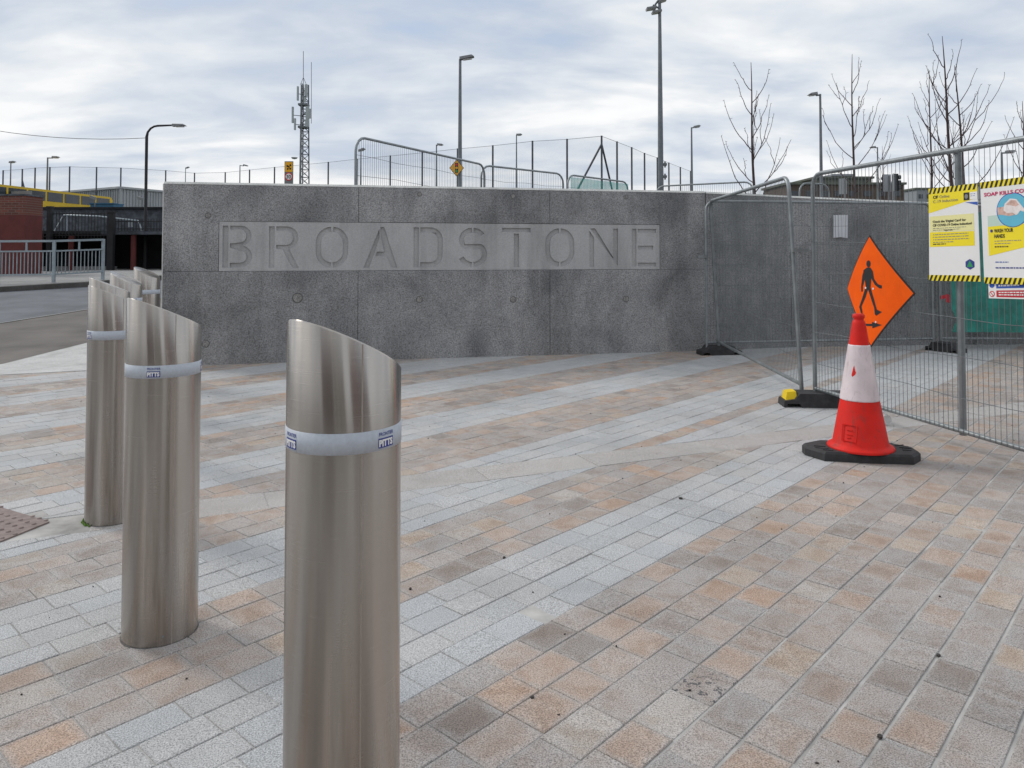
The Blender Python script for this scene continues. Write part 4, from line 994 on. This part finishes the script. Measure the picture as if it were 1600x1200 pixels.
b = MB(); p1 = tops[1]; b.tube([(p1.x, p1.y, TOPZ-.9), (p1.x+1.5, p1.y, UZ)], .06, 8); b.build('brace', M['post'], cf)
# lamps
def lamp(label, px, ytop, Yd, head_px, head_drop=0.0, r=.06, m='pole', zb=UZ, arm=True, headlen=None, bend_r=0.0):
    tp = at(px, ytop, Yd); t0 = thing('street_lamp', label, 'street lamp', (tp.x, Yd, zb)); hx = head_px*Yd/F; sg_ = 1 if hx > 0 else -1; hl = headlen or max(.35, abs(hx)*.55)
    b = MB()
    if bend_r:
        b.tube([(tp.x, Yd, zb), (tp.x, Yd, zb+1.2), (tp.x, Yd, zb+1.25), (tp.x, Yd, tp.z-bend_r)]+[(tp.x+sg_*(bend_r-bend_r*cos(radians(a))), Yd, tp.z-bend_r+bend_r*sin(radians(a))) for a in (25, 50, 70, 90)]+[(tp.x+hx-sg_*hl, Yd, tp.z+.02)], [r*1.3, r*1.25, r, r]+[r*.75]*4+[r*.6], 10)
    else:
        mid_ = zb+(tp.z-zb)*.55; b.tube([(tp.x, Yd, zb), (tp.x, Yd, zb+1.4), (tp.x, Yd, zb+1.45), (tp.x, Yd, mid_), (tp.x, Yd, tp.z)], [r*1.35, r*1.35, r*1.05, r*.9, r*.6], 10)
    b.build('pole', M[m], t0)
    if not bend_r and abs(hx) > hl:
        b = MB(); b.tube([(tp.x, Yd, tp.z-.03), (tp.x+hx-sg_*hl*.9, Yd, tp.z-.03+head_drop*.5)], r*.5, 8); b.build('arm', M[m], t0)
    b = MB(); x0 = tp.x+hx-sg_*hl; x1 = tp.x+hx
    b.add([(x0, Yd-.10, tp.z-.03), (x1, Yd-.13, tp.z+head_drop), (x1, Yd+.13, tp.z+head_drop), (x0, Yd+.10, tp.z-.03), (x0, Yd-.07, tp.z+.07), (x1-sg_*.08, Yd-.1, tp.z+head_drop+.06), (x1-sg_*.08, Yd+.1, tp.z+head_drop+.06), (x0, Yd+.07, tp.z+.07)], [(0, 1, 2, 3), (4, 7, 6, 5), (0, 4, 5, 1), (3, 2, 6, 7), (0, 3, 7, 4), (1, 5, 6, 2)])
    b.build('lamp_head', M['lampgrey'], t0)
    b = MB(); b.box(((x0*.45+x1*.55), Yd, tp.z-.035+head_drop*.5), (hl*.6, .13, .03), (hl*sg_, 0, head_drop)); b.build('lens', M['lens'], t0)
    return t0
lamp('black swan-neck street lamp in front of the stone wall', 229.5, 196.5, 29.0, 61, .0, .055, 'black', .75, headlen=.50, bend_r=.42)
lamp('grey street lamp behind the yellow bus, short arm', 74.5, 246, 40, 18, .0, .06)
lamp('small thin street lamp above the concrete barrier', 17, 254, 46, 7, .04, .05)
lamp('tiny far lamp with antenna box left of the wall end', 290, 263, 70, 6, .1, .05)
lamp('small far lamp above the left half of the lettered wall', 375, 258, 55, 13, -.06, .055)
lamp('thin grey lamp behind the tall tube fence panel', 564, 236, 38, 7, .1, .05)
lamp('slim lamp with a short arm left of the tall lamp', 682, 226, 42, 11, -.02, .055)
lamp('tall grey street lamp with one flat head and the amber sign', 719, 92.5, 24, 22, .07, .07, 'pole', 1.1, headlen=.46)
lamp('small grey lamp inside the court fence', 807, 211, 44, 9, .02, .05)
lamp('slim grey lamp at the right end of the court fence', 1080.5, 199, 40, 14, .06, .065)
lamp('grey street lamp with its arm turned back, between two bare trees', 1281.5, 147, 26, -19, -.03, .06, 'pole', 1.1, headlen=.3)
lamp('far lamp with its arm turned back, above the traffic signals', 1371, 230, 48, -12, -.02, .06)
lamp('grey lamp with a level arm beside the far right tree', 1565, 238, 30, 21, .02, .06, 'pole', 1.1)
# floodlight mast
fm = thing('floodlight_mast', 'very tall tapering grey floodlight mast with lamps at its top', 'floodlight mast', (at(1032.5, 300, 38).x, 38, UZ)); x0 = at(1032.5, 300, 38).x; zt = at(1032, 2, 38).z
b = MB(); b.tube([(x0, 38, UZ), (x0, 38, UZ+5), (x0, 38, zt)], [.155, .135, .075], 14); b.build('pole', M['pole'], fm)
for (pa, pb) in (((1010, 14.5), (1025, 12)), ((1019, 20), (1033, 17.5)), ((1029, 3), (1041, -1))):
    a = at(*pa, 38); c_ = at(*pb, 38); b = MB(); b.bar(a, c_, .45, .09); b.build('floodlight', M['lampgrey'], fm)
    b = MB(); b.bar(a+Vector((0, 0, -.055)), c_+Vector((0, 0, -.055)), .36, .025); b.build('lens', M['lens'], fm)
b = MB(); b.tube([at(1022, 10, 38), at(1029, 0, 38)], .05, 8); b.tube([at(1020, 8, 38), at(1032, 14, 38)], .05, 8); b.build('bracket', M['lattice'], fm)
for py in (257, 276):
    b = MB(); p = at(1036, py, 38); b.box(p, (.36, .2, .12)); b.tube([p+Vector((.1, 0, -.15)), p+Vector((.1, 0, .15))], .04, 8); b.build('cable_bracket', M['lattice'], fm)
# lattice mast
lm = thing('lattice_mast', 'grey lattice telecom mast carrying antennas and whip aerials', 'mast', (at(473.5, 300, 62).x, 62, UZ)); cx_ = at(473.5, 300, 62).x; KY = 62/F
ztop = at(473, 132, 62).z; hb, htp = 9.2*KY/1.0, 6.3*KY
def corner_(i, z): 
    k = (z-UZ)/(ztop-UZ); hw = hb+(htp-hb)*k; a = radians(20+120*i); return Vector((cx_+hw*1.1*cos(a), 62+hw*1.1*sin(a), z))
for i in range(3):
    b = MB(); b.tube([corner_(i, UZ), corner_(i, ztop)], .055, 6); b.build('leg', M['lattice'], lm)
b = MB(); z = UZ; k = 0
while z < ztop-.5:
    for i in range(3):
        b.tube([corner_(i, z), corner_((i+1) % 3, z+.62)], .024, 4, False); b.tube([corner_((i+1) % 3, z), corner_(i, z+.62)], .02, 4, False); b.tube([corner_(i, z), corner_((i+1) % 3, z)], .022, 4, False)
    z += .62
b.build('bracing', M['lattice'], lm)
b = MB(); b.tube([(cx_-.05, 62, UZ), (cx_-.05, 62, ztop)], .05, 6); b.build('cable_run', M['lattice'], lm)
for px, y0, y1, r in ((474, 80, 134, .025), (486.5, 97, 193, .022)):
    b = MB(); b.tube([at(px, y1, 62), at(px, y0, 62)], r, 5); b.build('whip_aerial', M['lattice'], lm)
for px0, px1 in ((469, 474), (479, 474)):
    b = MB(); b.tube([at(px0, 133, 62), at(px1, 121, 62)], .02, 4); b.build('stay', M['lattice'], lm)
for px, y0, y1, wpx in ((465.5, 135, 157, 2.5), (478.5, 132, 152, 4), (476.5, 150, 160, 3), (457.5, 167, 192, 2.5), (480.5, 166, 188, 5), (484.5, 170, 185, 3), (461, 185, 203, 2.5), (480, 188, 198, 6)):
    a = at(px, y0, 61.4); c_ = at(px, y1, 61.4); b = MB(); b.box((a.x, 61.4, (a.z+c_.z)/2), (wpx*KY, .18, a.z-c_.z)); b.build('antenna', M['antenna'], lm)
    b = MB(); b.tube([(a.x, 61.5, (a.z+c_.z)/2), (cx_, 62, (a.z+c_.z)/2)], .03, 5); b.build('antenna_arm', M['lattice'], lm)
for py in (164, 199):
    b = MB(); p = at(474, py, 62); b.box((cx_, 62, p.z), (.75, .75, .16)); b.build('platform', M['lattice'], lm)
b = MB(); p = at(460, 247, 61.3); b.lathe(p, [(.02, -.1), (.2, -.05), (.26, .05)], 14); b.build('dish', M['antenna'], lm)
# road signs behind the wall
rsn = thing('road_sign', 'tall grey sign plate with amber panel and 30 speed roundel', 'sign', (at(451, 290, 40).x, 40, UZ)); k4 = 40/F; sx = at(451.2, 290, 40).x
zz1, zz0 = at(451, 252, 40).z, at(451, 290, 40).z
b = MB(); b.box((sx, 40, (zz1+zz0)/2-.3), (13.5*k4, .05, zz1-zz0+.6)); b.build('plate', M['lampgrey'], rsn)
b = MB(); b.tube([(sx, 40.06, UZ), (sx, 40.06, zz1-.1)], .045, 8); b.build('post', M['pole'], rsn)
b = MB(); za = at(451, 261, 40).z; b.box((sx, 39.968, za), (12*k4, .006, 15.5*k4)); b.build('amber_panel', M['amber'], rsn)
for dx, dz in ((-2.2, 1.5), (2.6, 2.5), (-1.5, -3), (2.5, -2.5), (0, 0)):
    b = MB(); b.prism([(random.uniform(.5, 1.1)*2.0*k4*cos(2*pi*q/6), random.uniform(.5, 1.1)*2.0*k4*sin(2*pi*q/6)) for q in range(6)], 0, .003, (sx+dx*k4, 39.963, za+dz*k4), (1, 0, 0), (0, 0, 1), (0, -1, 0)); b.build('printed_symbol', M['ink'], rsn)
zr = at(451, 276, 40).z
for rr, mm, yy in ((6.4, 'signred', 39.966), (4.9, 'white', 39.961)):
    b = MB(); b.prism([(rr*k4*cos(2*pi*q/24), rr*k4*sin(2*pi*q/24)) for q in range(24)], 0, .003, (sx, yy, zr), (1, 0, 0), (0, 0, 1), (0, -1, 0)); b.build('roundel', M[mm], rsn)
text_obj('30', 8*k4, (sx-3.6*k4, 39.955, zr-2.9*k4), (1, 0, 0), (0, 0, 1), (0, -1, 0), M['ink'], rsn, 7.2*k4, .004)
dsn = thing('signal_sign', 'amber diamond warning sign with a traffic light symbol on the tall lamp', 'sign', at(713.5, 263, 23.85)); kd = 23.85/F; dc = at(713.5, 262.5, 23.85)
def dia(r, m, y, nm):
    b = MB(); b.prism([(-r*kd*.84, 0), (0, -r*kd), (r*kd*.84, 0), (0, r*kd)], 0, .004, dc+Vector((0, y, 0)), (1, 0, 0), (0, 0, 1), (0, -1, 0)); b.build(nm, M[m], dsn)
dia(13.6, 'ink', 0, 'border'); dia(12.3, 'amber', -.006, 'face')
b = MB(); b.prism([(-2.6*kd, -7.6*kd), (2.6*kd, -7.6*kd), (2.6*kd, 8*kd), (-2.6*kd, 8*kd)], 0, .003, dc+Vector((0, -.012, 0)), (1, 0, 0), (0, 0, 1), (0, -1, 0)); b.build('printed_symbol', M['ink'], dsn)
for dz, mm in ((5.2, 'signred'), (.2, 'amber'), (-4.8, 'logogreen')):
    b = MB(); b.prism([(1.9*kd*cos(2*pi*q/12), dz*kd+1.9*kd*sin(2*pi*q/12)) for q in range(12)], 0, .003, dc+Vector((0, -.017, 0)), (1, 0, 0), (0, 0, 1), (0, -1, 0)); b.build('printed_symbol', M[mm], dsn)
b = MB(); b.box(dc+Vector((.11, .06, 0)), (.1, .1, .06)); b.build('bracket', M['galv'], dsn)
# fence panels on the raised ground behind the wall
BP = 'mesh fence panels behind the lettered wall'
def bpanel(label, a, ya, c_, yc, net=False, zt_=3.17):
    pa, pb = at(*a, ya), at(*c_, yc); zt_ = (pa.z+pb.z)/2
    r_ = heras(label, (pa.x, pa.y), (pb.x, pb.y), 1.1, zt_, grp=BP, spacing=.055, wr=.0026, corner=.22)
    if net:
        t0, q, e, n_, L_ = r_; b = MB(); vs = []
        for j in range(5):
            for i in range(13): vs.append(q(.06+(L_-.12)*i/12, 1.25+(zt_-1.3)*j/4, .04+.015*sin(i*1.3+j)))
        b.add(vs, [(j*13+i, j*13+i+1, (j+1)*13+i+1, (j+1)*13+i) for j in range(4) for i in range(12)], True); b.build('green_netting', M['netthin'], t0, False)
bpanel('mesh fence panel rising highest above the lettered wall beside the road sign', (556, 212), 11.25, (757, 258.5), 14.95)
bpanel('mesh fence panel behind the wall between the amber sign and the green net', (752, 258), 15.0, (880, 272), 16.7)
bpanel('mesh fence panel with thin green net showing above the lettered wall', (887, 272.5), 16.8, (981, 285), 18.6, True)
bpanel('low far mesh fence panel behind the first bare tree', (1025, 291), 19.8, (1177, 284), 18.5)
bpanel('mesh fence panel seen between the two clamped fence posts', (1249, 286), 17.5, (1295, 288), 17.9)
# overhead cable
b = MB(); a, c_ = at(-120, 180, 29.5), at(229, 215.5, 29.0)
b.tube([a.lerp(c_, k/10)-Vector((0, 0, .35*(1-(2*k/10-1)**2))) for k in range(11)], .011, 5); tag(b.build('overhead_cable', M['black']), 'thin black cable slung to the swan-neck lamp', 'cable')
for px, py, lb in ((145, 308.5, 'small floodlight before the shed, beyond the blue container'), (219, 310, 'small floodlight beside the swan-neck lamp')):
    p = at(px, py, 36); t0 = thing('floodlight', lb, 'floodlight', (p.x+.1, 36, UZ)); b = MB(); b.box(p, (.24, .16, .13), (1, 0, -.35)); b.build('lamp_head', M['lampgrey'], t0); b = MB(); b.tube([(p.x+.1, 36, UZ), (p.x+.1, 36, p.z)], .025, 6); b.build('pole', M['pole'], t0)

# ------------------------------------------------------------------ far buildings and signals at right
def block(label, px0, px1, ytop, Yd, m, roof=None, zb=UZ, wins=0):
    a, c_ = at(px0, ytop, Yd), at(px1, ytop, Yd); t0 = thing('far_building', label, 'building', ((a.x+c_.x)/2, Yd, zb))
    b = MB(); b.box(((a.x+c_.x)/2, Yd+4, (a.z+zb)/2), (c_.x-a.x, 8, a.z-zb)); b.build('wall', M[m], t0)
    if roof: b = MB(); b.box(((a.x+c_.x)/2, Yd+4, a.z+.12), (c_.x-a.x+.5, 8.4, .25)); b.build('roof', M[roof], t0)
    for i in range(wins):
        x = a.x+(c_.x-a.x)*(i+.5)/wins; b = MB(); b.box((x, Yd-.01, a.z-1.0), ((c_.x-a.x)/wins*.5, .06, .6)); b.build('window', M['glass'], t0)
block('long low brown building behind the traffic signals', 1230, 1412, 288.5, 85, 'brown', 'olive', wins=8)
block('olive roofed taller building behind the traffic signals', 1275, 1362, 279, 92, 'olive', 'olive', wins=4)
block('pale plant room on the olive roof', 1302, 1331, 275, 98, 'clad2', 'clad')
block('grey far building right of the traffic signals', 1432, 1470, 296, 110, 'clad', 'olive', wins=3)
block('low grey building behind the far right tree', 1560, 1680, 285, 90, 'clad', 'olive', wins=5)
def signal(label, px, py, Yd, ang):
    p = at(px, py, Yd); t0 = thing('traffic_signal', label, 'traffic signal', (p.x, Yd, 1.1)); ex = Vector((cos(ang), sin(ang), 0)); ey = Vector((-sin(ang), cos(ang), 0))
    b = MB(); b.tube([(p.x, Yd, 1.1), (p.x, Yd, p.z+.3)], .055, 8); b.build('pole', M['lampgrey'], t0)
    b = MB(); b.box(p+ex*.08-ey*.0, (.34, .03, .74), ex); b.build('backing_board', M['clad2'], t0)
    b = MB(); b.box(p+ex*.08-ey*.10, (.22, .18, .72), ex); b.build('housing', M['black'], t0)
    for dz in (.22, 0, -.22):
        b = MB(); c_ = p+ex*.08+Vector((0, 0, dz)); b.tube([c_-ey*.18, c_-ey*.30], .09, 10, True); b.build('visor', M['black'], t0)
signal('traffic signal with its visors seen from the side', 1396, 285, 32, radians(75)); signal('traffic signal turned away, on the same pole side', 1389, 286, 32.6, radians(190)); signal('traffic signal in front of the brown building', 1320, 291, 36, radians(150))
# ------------------------------------------------------------------ bare young trees
def tree(label, px, ytop, Yd, nb, seed, spread=1.0, first=.30, zb=1.1, lean=0.0, r0=.05):
    rnd = random.Random(seed); tp = at(px, ytop, Yd); Ht = tp.z-zb; x = tp.x
    t0 = thing('bare_tree', label, 'tree', (x-lean, Yd, zb), 'bare young trees on the raised ground')
    def trunk(u): return Vector((x-lean*(1-u)+.03*sin(u*7+seed), Yd+.03*cos(u*5+seed), zb+Ht*u))
    b = MB(); n = 16; b.tube([trunk(i/n) for i in range(n+1)], [r0*.85*(1-i/n)**.8+.006 for i in range(n+1)], 8); b.build('trunk', M['bark'], t0)
    b = MB()
    def bud(p, d):
        for _ in range(2):
            q = Vector((rnd.gauss(0, 1), rnd.gauss(0, 1), abs(rnd.gauss(0, 1)))).normalized()*.035; b.tube([p, p+q], [.006, .003], 4, False)
    def branch(p, az, L, rad, up0, depth):
        out = Vector((cos(az), sin(az), 0)); pts_ = [p]; k = 9; cur = p.copy(); el = up0
        wig = rnd.uniform(-.25, .25)
        for i in range(k):
            el = min(1.48, el+(1.42-up0)/k*rnd.uniform(.7, 1.5)*(.9 if i < 5 else .5)); az2 = az+wig*i/k
            cur = cur+Vector((cos(az2)*cos(el), sin(az2)*cos(el), sin(el)))*(L/k)+Vector((rnd.gauss(0, .014), rnd.gauss(0, .014), 0)); pts_.append(cur)
        b.tube(pts_, [rad*(1-i/k)+.0042 for i in range(k+1)], 5, False); bud(pts_[-1], None)
        for i in range(3, k):
            if rnd.random() < .55: q = Vector((rnd.gauss(0, 1), rnd.gauss(0, 1), .8)).normalized()*rnd.uniform(.03, .07); b.tube([pts_[i], pts_[i]+q], [.005, .003], 4, False)
        if depth:
            for i in range(rnd.randint(0, 2)):
                j = rnd.randint(2, 6); branch(pts_[j], az+rnd.choice((-1, 1))*rnd.uniform(.4, 1.0), L*rnd.uniform(.35, .6), rad*.55, min(1.0, up0+rnd.uniform(.1, .5)), depth-1)
    for i in range(nb):
        u = first+(.86-first)*(i/(nb-1))**1.15; az = i*2.39996+rnd.uniform(-.4, .4)+seed
        L = Ht*(.46*(1-u)**.75+.06)*spread*rnd.uniform(.8, 1.15); branch(trunk(u), az, L, r0*.24*(1-u*.5), rnd.uniform(.25, .6)+u*.45, 1 if u < .7 else 0)
    o = b.build('crown', M['bark'], t0, False)
tree('bare young tree nearest to the floodlight mast', 1172, 97, 17.5, 12, 1, .95, .28, lean=-.12, r0=.045)
tree('bare young tree above the clamped fence posts, beside the lamp', 1331, 85, 21, 12, 12, .9, .34, r0=.05)
tree('slim bare tree rising behind the left edge of the CIF poster', 1452, 110, 23, 11, 5, .9, .38, r0=.045)
tree('tallest bare tree behind the middle post of the poster fence', 1472, 56, 19, 12, 8, .92, .36, lean=-.28, r0=.06)
tree('bare tree with a leaning stem behind the soap poster', 1492, 102, 20, 12, 3, .98, .32, lean=-.33, r0=.055)
tree('bare tree at the far end of the poster fence', 1598, 158, 22, 12, 9, 1.0, .34, r0=.05)
tree('small far bare tree behind the traffic signals', 1379, 228, 40, 11, 4, .8, .25, r0=.05)

# ------------------------------------------------------------------ invented houses added out of view to darken the reflections in the steel bollards
def house(label, x0, x1, y, h_, m):
    t0 = thing('added_house', label, 'house', ((x0+x1)/2, y, -.1)); b = MB(); b.box(((x0+x1)/2, y-4, h_/2), (x1-x0, 8, h_)); b.build('wall', M[m], t0)
    b = MB(); b.prism([(0, 0), (-4.2, 2.2), (-8.4, 0)], x0-.2, x1+.2, (0, y+.2, h_), (0, 1, 0), (0, 0, 1), (1, 0, 0)); b.build('roof', M['roofslate'], t0)
    n = max(2, int((x1-x0)/2.2))
    for j in range(int(h_/2.9)):
        for i in range(n):
            x = x0+(x1-x0)*(i+.5)/n
            if j == 0 and i == n//2: b = MB(); b.box((x, y+.03, 1.0), (1.0, .08, 2.1)); b.build('door', M['black'], t0)
            else: b = MB(); b.box((x, y+.03, 1.6+j*2.9), (1.0, .08, 1.5)); b.build('window', M['glass'], t0)
house('three storey brick house added out of view, mirrored darkly in the bollards', -9, -1.5, -15, 9.2, 'brick'); house('pale rendered house added out of view, mirrored beside the brick house', -.9, 6, -15, 8.6, 'houserender'); house('long brick house added out of view to the right, mirrored in the bollards', 12, 30, -9, 9.0, 'brick');
